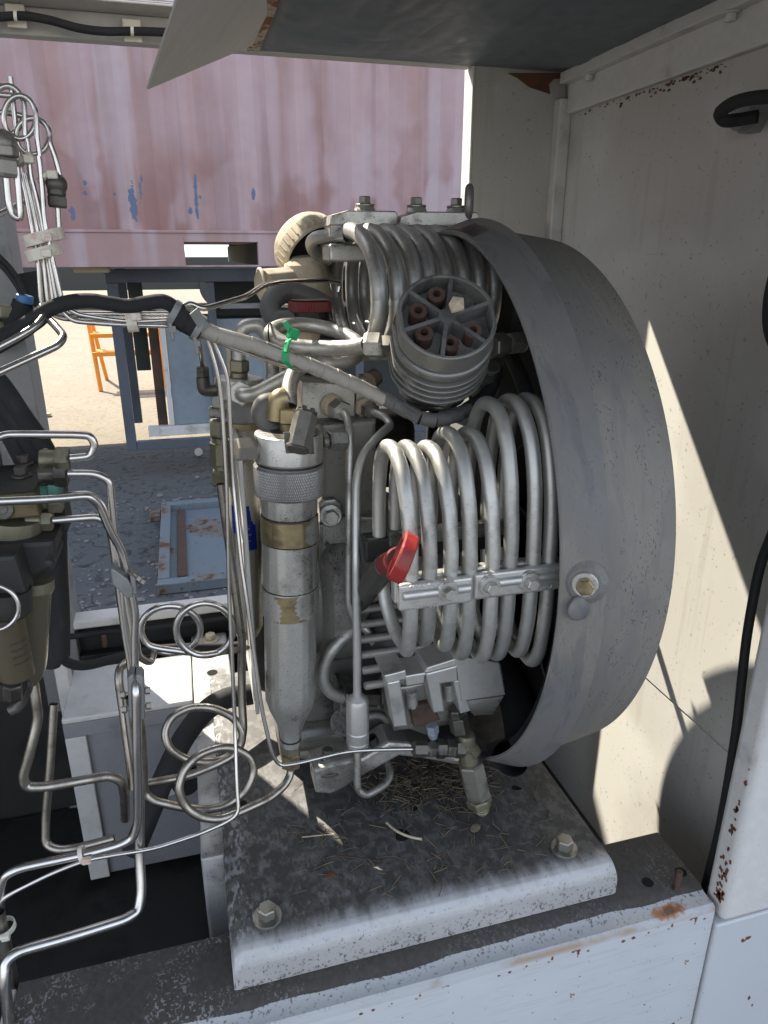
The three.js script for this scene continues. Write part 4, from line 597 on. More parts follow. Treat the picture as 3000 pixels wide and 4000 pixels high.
{ // bottom stage: ribbed aluminium head
  const z = -.80, F = part(K, 'bottom_head', [prism([[1508, 2660], [1560, 2625], [1680, 2590], [1790, 2568], [1960, 2600], [1975, 2700], [1790, 2760], [1700, 2700], [1600, 2690]], z - .03, z - .09, .003)], M.canister);
  part(F, 'front_plate', prism([[1780, 2562], [1952, 2590], [1976, 2715], [1806, 2740]], z + .012, z - .03, .002), M.canister);
  part(F, 'finger', prism([[1512, 2668], [1563, 2658], [1592, 2836], [1542, 2842]], z + .008, z - .024, .0025), M.canister); part(F, 'finger', prism([[1664, 2632], [1786, 2600], [1790, 2662], [1722, 2672], [1738, 2780], [1696, 2786]], z + .010, z - .022, .0025), M.canister); part(F, 'finger', prism([[1770, 2660], [1800, 2656], [1842, 2778], [1800, 2790]], z + .006, z - .026, .0025), M.canister);
  part(F, 'crown', prism([[1500, 2640], [1585, 2618], [1590, 2640], [1660, 2628], [1670, 2608], [1790, 2570], [1790, 2600], [1660, 2640], [1656, 2670], [1590, 2682], [1584, 2655], [1510, 2668]], z + .006, z - .05, .002), M.canister);
  part(F, 'back_web', prism([[1520, 2690], [1600, 2680], [1800, 2640], [1830, 2800], [1620, 2848], [1540, 2858]], z - .024, z - .08, .003), M.silverOily);
  for (let i = 0; i < 5; i++) part(F, 'fin', prism([[1800 + i * 12, 2742 + i * 6], [1968 - i * 8, 2720 + i * 14], [1962 - i * 9, 2732 + i * 15], [1812 + i * 10, 2760 + i * 9]], z + .004 - i * .016, z - .008 - i * .016, .001), M.silver);
  part(F, 'rusty_pad', prism([[1600, 2764], [1690, 2748], [1722, 2815], [1620, 2846]], z - .012, z - .05, .003), M.rustBolt);
  for (const [x, y] of [[1606, 2720], [1752, 2690]]) part(F, 'pillar', cyl(Z(x, y - 20, z - .02), Z(x + 4, y + 40, z - .02), .0085), M.silver);
  part(F, 'plug', [hex(Z(1687, 2832, z - .006), Z(1690, 2860, z - .006), .0095, .001), cyl(Z(1690, 2858, z - .006), Z(1693, 2886, z - .006), .0085, .006, .002)], std({ color: gray(.34, .30, .38), metalness: .4, roughness: .35 }));
  part(F, 'union_nut', [hex(Z(1780, 2768, z - .01), Z(1786, 2800, z - .01), .0115, .002), hex(Z(1788, 2800, z - .01), Z(1800, 2860, z - .006), .0145, .002, .4)], M.nutDark);
  const ch = part(K, 'drain_chain', [hex(Z(1615, 2926, z), Z(1668, 2926, z), .0118, .002), hex(Z(1672, 2926, z), Z(1700, 2926, z), .0128, .002, .4), hex(Z(1704, 2926, z), Z(1740, 2926, z), .0138, .002), hex(Z(1742, 2922, z), Z(1775, 2924, z), .0138, .002, .3), hex(Z(1776, 2920, z), Z(1815, 2920, z), .0150, .003), cyl(Z(1620, 2926, z), Z(1812, 2922, z), .010)], M.nutDark);
  part(ch, 'tee', [cyl(Z(1822, 2868, z), Z(1836, 2985, z), .013, .0135, .003), hex(Z(1812, 2900, z), Z(1850, 2945, z), .015, .004)], M.nutOlive);
  part(ch, 'drain_valve', hex(Z(1838, 2980, z + .004), Z(1868, 3112, z + .010), .0198, .002, .3), M.nut, { label: 'large worn hexagonal drain valve pointing down' });
  part(ch, 'valve_end', [hex(Z(1869, 3114, z + .010), Z(1876, 3142, z + .011), .0195, .002), ...[0, 1, 2].map((i) => cyl(Z(1877 + i * 2, 3143 + i * 8, z + .011), Z(1878 + i * 2, 3149 + i * 8, z + .011), .0115)), cyl(Z(1880, 3143, z + .011), Z(1886, 3175, z + .012), .009)], M.nutOlive);
  // dark fins behind the lower cooler
  for (let i = 0; i < 6; i++) part(K, 'barrel_fin', cyl(V(.20 + 0, .80 - i * .0175, -.885 + i * .012), V(.345, .80 - i * .0175, -.885 + i * .012), .0058, .0058, .002), M.castDark);
  part(K, 'barrel', cyl(V(.27, .86, -1.0), V(.27, .69, -.88), .062), M.dark);
  // foot arm with its mounting bolt
  const zf = -.845; part(K, 'mounting_arm', [prism([[1225, 3010], [1300, 2985], [1420, 2960], [1520, 2900], [1600, 2905], [1700, 2940], [1800, 2965], [1795, 2992], [1650, 2965], [1560, 2955], [1440, 3020], [1330, 3090], [1290, 3105], [1235, 3100]], zf, zf - .05, .005)], M.silver);
  part(K, 'mount_bolt', [cyl(Z(1278, 3000, zf - .02), Z(1278, 2988, zf - .02), .024), hex(Z(1278, 2988, zf - .02), Z(1279, 2958, zf - .02), .0135, .002), cyl(Z(1279, 2958, zf - .02), Z(1279, 2925, zf - .02), .0078)], M.nutDark);
  part(K, 'rear_foot', boxAB(.1, .42, PT + .001, .50, -1.15, -1.02, .01), M.silverOily);
  part(K, 'lower_manifold', [prism([[1330, 2690], [1500, 2700], [1530, 2860], [1350, 2920], [1325, 2830]], -.91, -.96, .006), cyl(Z(1345, 2820, -.905), Z(1345, 2820, -.93), .022), ring(Z(1460, 2840, -.9), V(0, 0, 1), .022, .006)], M.castDark);
  part(K, 'mount_lever', tubeOf(px([[1450, 2880], [1490, 2960], [1510, 3000]], -.86), .008), M.dark);
}
{ // fan guard: a broad ring round the shaft, with a step between its two bands
  const cy = .898, cz = -1.047, a0 = -70 * Math.PI / 180, a1 = 140 * Math.PI / 180, N = 120;   // angle from the front over the top
  const mk = (pr, off) => { const pos = [], idx = [], uv = []; let L = 0; pr.forEach((q, k) => { q.L = k ? pr[k - 1].L + Math.hypot(q[0] - pr[k - 1][0], q[1] - pr[k - 1][1]) : 0; }); for (let i = 0; i <= N; i++) { const a = a0 + (a1 - a0) * i / N; pr.forEach((q) => { const rq = q[1] + off; pos.push(q[0], cy + rq * Math.sin(a), cz + rq * Math.cos(a)); uv.push(q.L + q[0], a * .42); }); if (i) for (let k = 0; k < pr.length - 1; k++) { const A = (i - 1) * pr.length + k, B = A + pr.length; idx.push(A, A + 1, B, B, A + 1, B + 1); } } let g = new THREE.BufferGeometry(); g.setAttribute('position', new THREE.Float32BufferAttribute(pos, 3)); g.setAttribute('uv', new THREE.Float32BufferAttribute(uv, 2)); g.setIndex(idx); g.computeVertexNormals(); return toCreasedNormals(g, .3); };
  const P1 = [[.3815, .408], [.380, .4115], [.382, .4135], [.4265, .4303], [.428, .4308], [.429, .428], [.4295, .4165]], P2 = [[.4298, .4180], [.4312, .4190], [.533, .4035], [.535, .4020], [.535, .396]];
  const inner = (pr) => pr.filter((q, i) => i !== 0).map(([x, r]) => [x + .0002, r]);
  const S = part(K, 'fan_guard', [mk(P2, 0), mk(inner(P2), -.0025)], M.shroudDusty, { keepUV: true, label: 'dusty dark grey sheet ring guarding the fan' });
  part(S, 'front_band', [mk(P1, 0), mk(inner(P1), -.0025)], M.shroud, { keepUV: true });
  const onRing = (x, y, r) => { const d = rayOf(x, y); let t = .3; for (; t < 1.6; t += .0005) { const p = EYE.clone().addScaledVector(d, t); if (Math.hypot(p.y - cy, p.z - cz) < r) return p; } return EYE.clone().addScaledVector(d, t); };
  const bp = onRing(2284, 2280, .4255), bn = V(-.12, bp.y - cy, bp.z - cz).normalize(); bn.add(V(-.25, 0, 0)).normalize();
  part(S, 'bolt_dimple', cyl(bp.clone().addScaledVector(bn, -.006), bp.clone().addScaledVector(bn, .001), .026, .019, .001), M.shroud);
  part(S, 'guard_washer', cyl(bp.clone(), bp.clone().addScaledVector(bn, .005), .0145), M.silver); part(S, 'guard_bolt', hex(bp.clone().addScaledVector(bn, .005), bp.clone().addScaledVector(bn, .016), .0098, .0015, .2), M.nutGold);
  { // pressed pocket below the bolt
    const p = onRing(2268, 2372, .4225), n = V(.1, p.y - cy, p.z - cz).normalize(), g = new THREE.SphereGeometry(1, 28, 18); g.scale(.019, .016, .0055); g.applyQuaternion(new THREE.Quaternion().setFromUnitVectors(V(0, 0, 1), n)); g.translate(p.x, p.y, p.z); part(S, 'pressed_pocket', g, M.shroud); }
  // worn type plate on the top
  { const f = (x, a, d) => { const r = .4135 + (x - .382) * .378 + d; return V(x, cy + r * Math.sin(a), cz + r * Math.cos(a)); }; const A = 76 * Math.PI / 180, B = 90 * Math.PI / 180; part(S, 'type_plate', hull([-.001, .0012].flatMap((d) => [f(.385, A, d), f(.407, A, d), f(.385, B, d), f(.407, B, d), f(.385, (A + B) / 2, d + .0012), f(.407, (A + B) / 2, d + .0012)])), M.nutDark); }
  // lifting eye
  const ec = D(1832, 795, 1.115); part(K, 'lifting_eye', [(() => { const g = new THREE.TorusGeometry(.0165, .0068, 14, 36); g.scale(1, 1.25, 1); g.rotateY(1.15); g.translate(ec.x, ec.y, ec.z); return g; })(), cyl(ec.clone().add(V(0, -.05, 0)), ec.clone().add(V(0, -.018, 0)), .012, .009)], M.head);
  // what shows through it: toothed inner rim, belt guard, fan
  const th = []; for (let i = 0; i < 150; i++) { const a = (-40 + i * .62) * Math.PI / 180; const r = .403, p = V(.398, cy + r * Math.sin(a), cz + r * Math.cos(a)); th.push(box(p, V(.022, .0012, .016), .0003, new THREE.Quaternion().setFromAxisAngle(V(1, 0, 0), -a))); } part(S, 'edge_teeth', th, M.seal).userData.kind = 'stuff';
  const fan = part(K, 'cooling_fan', [cyl(V(.46, cy, cz), V(.53, cy, cz), .07), ...Array.from({ length: 9 }, (_, i) => { const a = i / 9 * 6.283 + .3, q = new THREE.Quaternion().setFromAxisAngle(V(1, 0, 0), a).multiply(new THREE.Quaternion().setFromAxisAngle(V(0, 1, 0), .7)); const c = V(.50, cy + .225 * Math.cos(a), cz + .225 * Math.sin(a)); return box(c, V(.004, .33, .09), .0018, q); })], M.dark);
  { const s = new THREE.Shape(); s.absarc(0, 0, .394, 0, Math.PI * 2); const h = new THREE.Path(); h.absellipse(-.06, .245, .085, .075, 0, Math.PI * 2, true); s.holes.push(h); const g = new THREE.ExtrudeGeometry(s, { depth: .004, bevelEnabled: false, curveSegments: 48 }); g.rotateY(Math.PI / 2); g.translate(.518, cy, cz); part(fan, 'fan_wheel', g, M.dark); }
  part(K, 'belt_guard', [ring(V(.455, .90, -1.06), V(1, 0, .05), .27, .011)], M.rubber);
  part(K, 'duct_hose', tubeOf([V(.42, .56, -.80), V(.46, .55, -.84), V(.49, .58, -.95), V(.48, .62, -1.05)], .028, { rad: 18 }), M.rubber);
  part(K, 'back_shield', [boxAB(.425, .44, .46, .80, -1.30, -.98, .004)], M.dark);
}

// ---------- things held by the compressor ----------
{
  const T = thing('oil_dipstick', 'dipstick with a bright red ring handle poking out between the cooling tubes', 'dipstick', Z(1572, 2175, -.70));
  const c = Z(1574, 2178, -.665), n = V(-.80, .28, .42).normalize();
  { let g = lathe([[.0185, -.007], [.0215, -.0082], [.0250, -.008], [.0262, -.006], [.0262, .006], [.0246, .008], [.0198, .007], [.0185, -.007]], V(0, 0, 0), V(0, 1, 0), 44); g.scale(1, 1, 1.12); g.applyQuaternion(quatY(V(.95, -.42, .34))); g.translate(c.x, c.y, c.z); part(T, 'ring_handle', g, M.red); }
  part(T, 'grip', [cyl(Z(1506, 2208, -.755), Z(1560, 2190, -.70), .0135, .0165, .002)], M.redDusty);
  part(T, 'tube', [cyl(Z(1375, 2385, -.93), Z(1510, 2206, -.75), .0150)], M.greyHoseDark); part(T, 'base_nut', hex(Z(1330, 2415, -.97), Z(1375, 2385, -.935), .021, .002), M.dark);
}
{
  const c = Z(1140, 1390, -.86), t = thing('green_cable_tie', 'green plastic cable tie tightened round the silver loop pipe', 'cable tie', c);
  const pts = px([[1138, 1312, -.872], [1124, 1335, -.853], [1114, 1375, -.845], [1115, 1412, -.845], [1140, 1432, -.85]], 0);
  const strip = []; for (let i = 0; i < pts.length - 1; i++) { const a = pts[i], b = pts[i + 1], d = b.clone().sub(a); const q = new THREE.Quaternion().setFromUnitVectors(V(0, 1, 0), d.clone().normalize()); strip.push(box(a.clone().add(b).multiplyScalar(.5), V(.0085, d.length() + .003, .0022), .0008, q)); }
  part(t, 'strap', strip, M.greenTie); part(t, 'lock_head', box(Z(1145, 1305, -.865), V(.013, .013, .008), .002, new THREE.Quaternion().setFromEuler(new THREE.Euler(.2, .3, -.4))), M.greenTie); part(t, 'tail', box(Z(1128, 1283, -.865), V(.0065, .019, .002), .0006, new THREE.Quaternion().setFromEuler(new THREE.Euler(0, 0, .5))), M.greenTie);
}

// ---------- thin steel lines ----------
const rT = .0027, rM = .0048, rB = .0058;
const line = (label, pts, r, mat = M.steel, R = .014, group) => single('steel_tube', label, 'steel tube', [bent(pts, r, R)], mat, { group });
const zs = -.86;
line('thin bright tube falling past the rear separator and sweeping left across the dark well', px([[690, 1226, zs], [790, 1282, zs], [809, 1316, zs], [844, 1434, zs], [858, 1500, zs], [869, 1611, zs], [885, 1896, -.855], [896, 2345, -.85], [918, 2827, -.83], [925, 3060, -.80], [933, 3180, -.785], [880, 3215, -.785], [784, 3256, -.79], [603, 3315, -.78], [338, 3358, -.76], [200, 3412, -.76], [60, 3482, -.76], [10, 3512, -.76], [-60, 3640, -.76]], 0), rT, M.steel, .018);
line('thin bright tube dropping past the front separator and bending right to the drain fittings', px([[690, 1240, zs], [800, 1290, zs], [834, 1327, zs], [882, 1447, zs], [893, 1500, zs], [904, 1738, zs], [911, 1882, zs], [942, 2200, -.84], [964, 2345, -.83], [1024, 2779, -.81], [1064, 2950, -.80], [1092, 2992, -.80], [1162, 2982, -.80], [1354, 2935, -.80], [1475, 2928, -.80], [1612, 2926, -.80]], 0), rT, M.steel, .018);
line('dull brown tube running down behind the twin bright tubes to the upper of two coils', px([[862, 1890, -.96], [905, 2200, -.96], [937, 2441, -.95], [947, 2509, -.95], [944, 2634, -.95], [946, 2760, -.94], [952, 2850, -.93], [940, 2915, -.93], [880, 2968, -.92], [803, 2978, -.92], [720, 2966, -.92], [660, 2925, -.92], [641, 2862, -.93], [668, 2800, -.94], [740, 2762, -.95], [830, 2762, -.95], [910, 2800, -.94], [948, 2850, -.93], [945, 2905, -.925], [915, 2950, -.92], [850, 2985, -.915], [740, 3030, -.91], [640, 3050, -.90], [566, 3062, -.89]], 0), .0062, M.steelOld, .02);
line('heavy grimy tube coiled in one ring beside the base plate, ending at the tower foot', px([[535, 2720, -.86], [556, 2900, -.87], [561, 3060, -.87], [566, 3100, -.87], [600, 3128, -.865], [695, 3150, -.86], [803, 3166, -.855], [894, 3146, -.855], [966, 3085, -.86], [995, 3010, -.87], [975, 2955, -.875], [915, 2922, -.875], [850, 2920, -.87], [770, 2950, -.86], [715, 3010, -.85], [695, 3080, -.84], [720, 3150, -.835], [780, 3192, -.83], [857, 3202, -.83], [948, 3168, -.835], [1056, 3118, -.85], [1114, 3066, -.865], [1135, 3025, -.875], [1137, 2990, -.88]], 0), .0062, M.steelOld, .025);
// bundle from the top left, round the corner and along
const vb = [
  [[[40, 300], [62, 500], [84, 675], [104, 765], [131, 923], [149, 1014], [163, 1200], [235, 1246], [450, 1248], [680, 1262]], -.87, 'first bright thin tube from the left in the tied upright bundle'],
  [[[99, 675], [131, 810], [158, 946], [174, 1036], [190, 1195], [245, 1232], [450, 1238], [682, 1240]], -.868, 'second bright thin tube from the left in the tied upright bundle'],
  [[[118, 675], [149, 833], [176, 946], [194, 1059], [212, 1196], [250, 1222], [450, 1226], [684, 1226]], -.862, 'third bright thin tube from the left in the tied upright bundle'],
  [[[112, 600], [116, 652], [120, 690], [140, 760], [167, 878], [190, 991], [228, 1200], [280, 1254], [450, 1268], [690, 1274]], -.856, 'fourth bright thin tube from the left in the tied upright bundle'],
  [[[150, 610], [156, 650], [160, 690], [166, 760], [172, 855], [199, 991], [246, 1190], [300, 1228], [500, 1258], [690, 1248]], -.850, 'rightmost bright thin tube in the tied upright bundle']];
for (const [l, z, label] of vb) line(label, px(l, z), rT, M.steel, .02);
const circ = (cx, cy, rx, ry, z, t0, t1, dz = .01) => Array.from({ length: 22 }, (_, i) => { const t = t0 + (t1 - t0) * i / 21; return Z(cx + rx * Math.cos(t), cy + ry * Math.sin(t), z + dz * i / 21); });
const ringTube = (label, cx, cy, rx, ry, z, lead, tail) => single('steel_tube', label, 'steel tube', [tubeOf([...px(lead, z), ...circ(cx, cy, rx, ry, z, -1.7, 6.3, .012), ...px(tail, z + .013)], rT, { seg: 220 })], M.steel);
ringTube('bright thin tube with the highest ring, leaving at the upper left edge', 30, 430, 66, 94, -.875, [[-90, 330], [-30, 334]], [[99, 520], [108, 560], [116, 655]]);
ringTube('bright thin tube with the middle ring of the three at the upper left', 78, 458, 63, 84, -.866, [[-60, 365], [20, 372]], [[145, 540], [154, 607], [158, 660]]);
ringTube('bright thin tube with the lowest ring, running down to a dark elbow', 129, 532, 65, 70, -.872, [[-40, 434], [60, 446]], [[197, 560], [217, 620], [240, 712]]);
line('bright thin tube bent in a narrow hook under a big nut at the far left', px([[25, 697], [34, 797], [50, 842], [77, 855], [81, 833], [74, 740], [65, 652], [55, 640]], -.84), .0034, M.steel, .01);
{ const z = -.858, T = thing('elbow_union', 'dark grimy elbow fitting with a nut hanging right of the tube bundle', 'fitting', Z(221, 720, z)); part(T, 'elbow', [new THREE.SphereGeometry(.0105, 20, 14).translate(...Z(221, 720, z).toArray()), cyl(Z(221, 735, z), Z(222, 765, z), .009)], M.nutDark); part(T, 'nut', hex(Z(222, 762, z), Z(226, 812, z), .0098, .002), M.nutDark); part(T, 'outlet_tube', bent(px([[226, 810], [229, 860], [234, 935]], z), rT, .01), M.steel); }
{ const z = -.84, T = thing('tube_union', 'large silver union nut at the left edge above the hook of thin tube', 'fitting', Z(20, 640, z)); part(T, 'nut', hex(Z(20, 616, z), Z(26, 692, z), .0125, .003), M.nut); part(T, 'body', [cyl(Z(14, 570, z), Z(20, 614, z), .013), new THREE.SphereGeometry(.013, 20, 14).translate(...Z(10, 560, z).toArray())], M.nut); }
line('short thin tube running from behind the bundle out to the left edge', px([[130, 775, -.9], [60, 805, -.88], [-30, 850, -.86]], 0), rT, M.steel, .01);
// white ties
const wtie = (label, x, y, z, r, ax, w = .011) => { const c = Z(x, y, z), t = thing('cable_tie', label, 'cable tie', c); part(t, 'strap', band(c, ax, r, w, .0016), M.tie); const e = V(0, 0, 1).addScaledVector(ax.clone().normalize(), -ax.clone().normalize().z).normalize(); part(t, 'lock_head', box(c.clone().addScaledVector(e, r + .002).add(V(.006, 0, 0)), V(.010, .008, .007), .0015), M.tie); };
wtie('upper of two white ties round the upright tube bundle', 172, 928, -.86, .0195, V(.25, -1, 0)); wtie('lower of two white ties round the upright tube bundle', 170, 988, -.86, .0165, V(.25, -1, 0));
wtie('small knotted white tie above the bundle beside the big nut', 95, 625, -.86, .009, V(.6, -.8, 0), .004); wtie('white tie beside the dark elbow fitting', 190, 695, -.86, .010, V(.3, -1, .2), .004);
wtie('white tie round the horizontal tubes and the black hose', 513, 1232, -.86, .0165, V(1, .05, 0)); wtie('white tie joining two tubes low over the dark well', 322, 3338, -.765, .0095, V(1, .2, 0), .005); wtie('white tie round the tubes at the lower left edge', 12, 3625, -.76, .013, V(.1, -1, 0), .007);
// black hose with two clamps, then the grey spiral wrapped hose
const zh = -.845;
single('black_hose', 'black rubber hose rising from the left edge along the tube bundle', 'hose', [tubeOf(px([[-60, 1350], [0, 1318], [100, 1268], [180, 1214], [250, 1186], [340, 1174], [430, 1186], [500, 1196], [570, 1184], [640, 1178], [690, 1206]], zh), .0080, { rad: 14 })], M.rubber);
{ const T = thing('hose_joint', 'thick black hose joint with two screw clamps where the tubes meet the wrapped hose', 'hose joint', Z(735, 1255, zh)); const a = Z(668, 1218, zh), b = Z(790, 1290, zh), d = b.clone().sub(a); part(T, 'sleeve', [cyl(a, b, .0142, .0132, .002), cyl(a.clone().addScaledVector(d, .45), a.clone().addScaledVector(d, .5), .0147)], M.rubber);
  for (const t of [.08, .86]) { const c = a.clone().addScaledVector(d, t), n = d.clone().normalize(); part(T, 'hose_clamp', [band(c, n, .0142, .007, .0012), box(c.clone().add(V(-.003, -.016, .009)), V(.008, .007, .007), .001), cyl(c.clone().add(V(-.005, -.008, .011)), c.clone().add(V(-.003, -.028, .011)), .0022)], M.galv); } part(T, 'clamp_tail', box(a.clone().addScaledVector(d, .80).add(V(.004, .008, .016)), V(.012, .026, .001), .0004, new THREE.Quaternion().setFromEuler(new THREE.Euler(.2, .5, .5))), M.galv); }
function wrapped(name, label, pts, r, turns, mat) {   // hose under an overlapping spiral band
  const T = thing(name, label, 'hose', pts[0]), cv = new THREE.CatmullRomCurve3(pts, false, 'centripetal'), L = cv.getLength(), n = turns;
  part(T, 'hose_core', tubeOf(pts, r * .84, { seg: 80 }), M.rubber);
  for (let i = 0; i < n; i++) { const t = (i + .5) / n, c = cv.getPointAt(t), d = cv.getTangentAt(t); const w = L / n * 1.05; d.add(V(rr(-.06, .06), rr(-.1, .0), rr(-.06, .06))).normalize(); part(T, 'wrap_turn', lathe([[r * .9, 0], [r, .0006], [r * 1.045, w], [r * .92, w + .0003]], c.clone().addScaledVector(d, -w / 2), d, 20, .6), mat); }
  return T;
}
wrapped('wrapped_hose', 'hose bound in grey spiral wrap with sunlight painted into its pale colour, crossing in front of the valve block', px([[785, 1284, zh], [860, 1312, zh], [1000, 1352, -.85], [1130, 1400, -.855], [1240, 1440, -.86], [1330, 1478, -.865], [1420, 1518, -.87], [1500, 1560, -.87]], 0), .0090, 13, M.wrap);
wrapped('wrapped_hose', 'short end of grey wrapped hose lying under the cylinder head', px([[1500, 1556, -.87], [1590, 1606, -.85], [1660, 1636, -.835], [1740, 1636, -.835], [1830, 1598, -.85]], 0), .0088, 7, M.greyHose);
single('black_hose', 'black hose end rising from the grey wrap behind the cylinder head', 'hose', [tubeOf(px([[1820, 1600, -.85], [1880, 1560, -.86], [1925, 1500, -.88], [1940, 1440, -.9]], 0), .009)], M.rubber);
line('thin dull tube hidden along the underside of the wrapped hose', px([[770, 1305, -.86], [850, 1340, -.865], [1000, 1392, -.87], [1090, 1424, -.88], [1180, 1445, -.89]], 0), rT, M.steel, .02);
line('thin bright tube from the hose joint to the air filter bowl', px([[700, 1208, -.86], [740, 1182, -.87], [790, 1208, -.87], [960, 1160, -.92], [1030, 1114, -.98], [1090, 1102, -1.02], [1270, 1094, -1.10], [1330, 1105, -1.15], [1322, 1140, -1.15]], 0), .0034, M.steel, .014);
line('short bright tube running from the hose joint down to a dark elbow', px([[772, 1310, -.95], [782, 1370, -1.0], [791, 1434, -1.04]], 0), .0036, M.steel, .01);
// two tubes bending forward at the left edge
line('bright tube leaving the bundle and bending down to the left edge', px([[163, 1196, -.87], [178, 1236, -.85], [215, 1270, -.82], [252, 1315, -.80], [225, 1350, -.79], [120, 1398, -.77], [-40, 1470, -.74]], 0), .0040, M.steel, .014);
line('bright tube crossing the black hose to the left edge', px([[185, 1205, -.85], [150, 1268, -.825], [60, 1322, -.81], [-40, 1375, -.80]], 0), .0036, M.steel, .014);

// ---------- left side: regulator, its lines and clamps ----------
const zv = -.78;
{
  const T = thing('filter_regulator', 'brass and black filter regulator with two clear bowls at the left edge', 'regulator', Z(60, 2300, zv));
  const a = Z(-150, 1930, zv), b = Z(138, 1922, zv), c = Z(138, 2022, zv);
  const blk = part(T, 'valve_block', boxAB(a.x, b.x, c.y, b.y, zv - .115, zv, .003), M.brassDark); part(blk, 'block_top', boxAB(a.x, b.x - .001, b.y + .0002, b.y + .0016, zv - .113, zv - .002, .0006), M.dark);
  for (const [x, y] of [[85, 1862], [95, 1815]]) bolt(blk, Y(x, y, b.y + .0016), V(0, 1, 0), .0068, .012, M.nutDark, true); part(blk, 'socket_screw', [cyl(Z(8, 1990, zv), Z(8, 1990, zv + .004), .0115), cyl(Z(8, 1990, zv + .003), Z(8, 1990, zv + .0045), .006)], M.nutDark);
  part(T, 'olive_ring', turned([[60, 2024, 98], [62, 2100, 98], [62, 2112, 94]], zv - .03), M.nutOlive); part(T, 'flange', turned([[70, 2112, 112], [72, 2130, 114], [72, 2150, 108]], zv - .03), M.castDark);
  part(T, 'black_body', [prism([[-120, 2130], [212, 2112], [214, 2165], [200, 2190], [212, 2200], [210, 2225], [60, 2300], [-120, 2310]], zv + .004, zv - .07, .006), prism([[-120, 2180], [60, 2170], [95, 2280], [110, 2330], [60, 2360], [-120, 2360]], zv + .04, zv + .002, .005)], M.dark);
  part(T, 'clamp_ring', turned([[140, 2262, 66], [142, 2300, 66], [142, 2312, 60]], zv - .02), M.nutOlive);
  const gl = std({ color: gray(.40, .37, .28), roughness: .3, transparent: false }); const glass = new THREE.MeshPhysicalMaterial({ color: gray(.12, .135, .08), roughness: .25, transmission: .3, thickness: 0, ior: 1.5 });
  part(T, 'filter_bowl', turned([[138, 2300, 58], [140, 2420, 58], [140, 2560, 57], [136, 2600, 54], [128, 2640, 44], [118, 2670, 26]], zv - .02), glass, { label: 'longer milky bowl at the rear' }); part(T, 'bowl_liner', turned([[138, 2300, 50], [140, 2560, 50], [128, 2630, 36]], zv - .02, 24), M.dark);
  part(T, 'bowl_collar', turned([[30, 2300, 84], [36, 2330, 84], [38, 2388, 82], [38, 2396, 76]], zv + .03), M.dark);
  { const cv = document.createElement('canvas'); cv.width = 512; cv.height = 512; const x = cv.getContext('2d'); x.fillStyle = '#4c4533'; x.fillRect(0, 0, 512, 512); x.fillStyle = '#1a1811'; x.font = 'bold 27px sans-serif'; ['ymeer soap Mild Soap', 'ning met rest Water', 'ylinder mit Wasser', 'arbonatbehälter Wasser'].forEach((s, i) => { x.fillText(s, 40, 200 + i * 56); }); x.font = '26px sans-serif'; x.fillText('◄    ►', 250, 130); x.fillText('◄   ►', 240, 430); const t = new THREE.CanvasTexture(cv); t.colorSpace = THREE.SRGBColorSpace; t.wrapS = THREE.RepeatWrapping; t.repeat.set(2, 1);
    const P = [[38, 2396, 70], [42, 2640, 69]].map((s) => Z(s[0], s[1], zv + .03)), g = new THREE.LatheGeometry([[69 * mpp(P[0]), 0], [70 * mpp(P[0]), P[0].y - P[1].y]].map(([r, y]) => new THREE.Vector2(r, y)), 40); g.translate((P[0].x + P[1].x) / 2, P[1].y, zv + .03); part(T, 'filter_bowl', g, std({ map: t, roughness: .4 }), { keepUV: true, label: 'shorter front bowl printed with cleaning notes' }); }
  part(T, 'bowl_foot', turned([[42, 2640, 68], [44, 2680, 62], [46, 2720, 46], [48, 2738, 24]], zv + .03), M.dark); part(T, 'drain_cock', [hex(Z(50, 2672, zv + .045), Z(52, 2730, zv + .045), .0105, .002), tubeOf(px([[80, 2640], [106, 2680], [90, 2720], [70, 2760], [40, 2775]], zv + .03), .0062)], M.nutDark);
  part(T, 'hose_clip', ring(Z(-30, 2375, zv + .062), V(0, .1, 1), .024, .0022), M.steel);
  const fit = (x0, y, x1, r, mat) => part(T, 'union_nut', [hex(Z(x0, y, zv - .03), Z(x1, y, zv - .03), r, .002), cyl(Z(x0 - 60, y, zv - .03), Z(x0 + 4, y, zv - .03), r * .72)], mat);
  fit(214, 1794, 272, .0142, M.nutOlive); fit(212, 1852, 266, .0148, M.nutDark); fit(188, 1930, 244, .0140, M.green); fit(188, 1955, 246, .0138, M.nutOlive); fit(160, 2032, 208, .0122, M.nutOlive);
  part(T, 'fitting_row', [0, 1, 2, 3].map((i) => hex(Z(164, [1790, 1866, 1940, 2028][i], zv - .035), Z(190, [1790, 1866, 1940, 2028][i], zv - .035), .0115, .002)), M.nutOlive); part(T, 'manifold', boxAB(Z(170, 1850, zv - .06).x, Z(232, 1850, zv - .06).x, Z(200, 2080, zv - .06).y, Z(200, 1880, zv - .06).y, zv - .10, zv - .055), M.dark);
}
const zq = -.80;
line('bright tube turning back in a U above the valve block', px([[-40, 1720, -.79], [20, 1697, -.80], [289, 1698, zq], [352, 1702, zq], [372, 1738, zq], [356, 1782, zq], [275, 1790, zq]], 0), .0044, M.steel, .02);
line('bright tube from the second union bending down to the upper clamp', px([[266, 1850, zq], [372, 1850, zq], [428, 1876, zq], [436, 1960, zq], [448, 2090, zq], [452, 2170, zq], [478, 2240, zq], [505, 2400, zq], [520, 2470, zq], [522, 2640, zq]], 0), .0044, M.steel, .03);
line('bright tube from the left edge arching over to the upper clamp', px([[-40, 1960, -.76], [181, 1951, -.765], [345, 1938, -.78], [385, 1968, -.785], [434, 2081, -.79], [475, 2150, -.795], [503, 2269, -.795], [530, 2395, -.795], [526, 2480, -.795], [528, 2640, -.795]], 0), .0046, M.steel, .02);
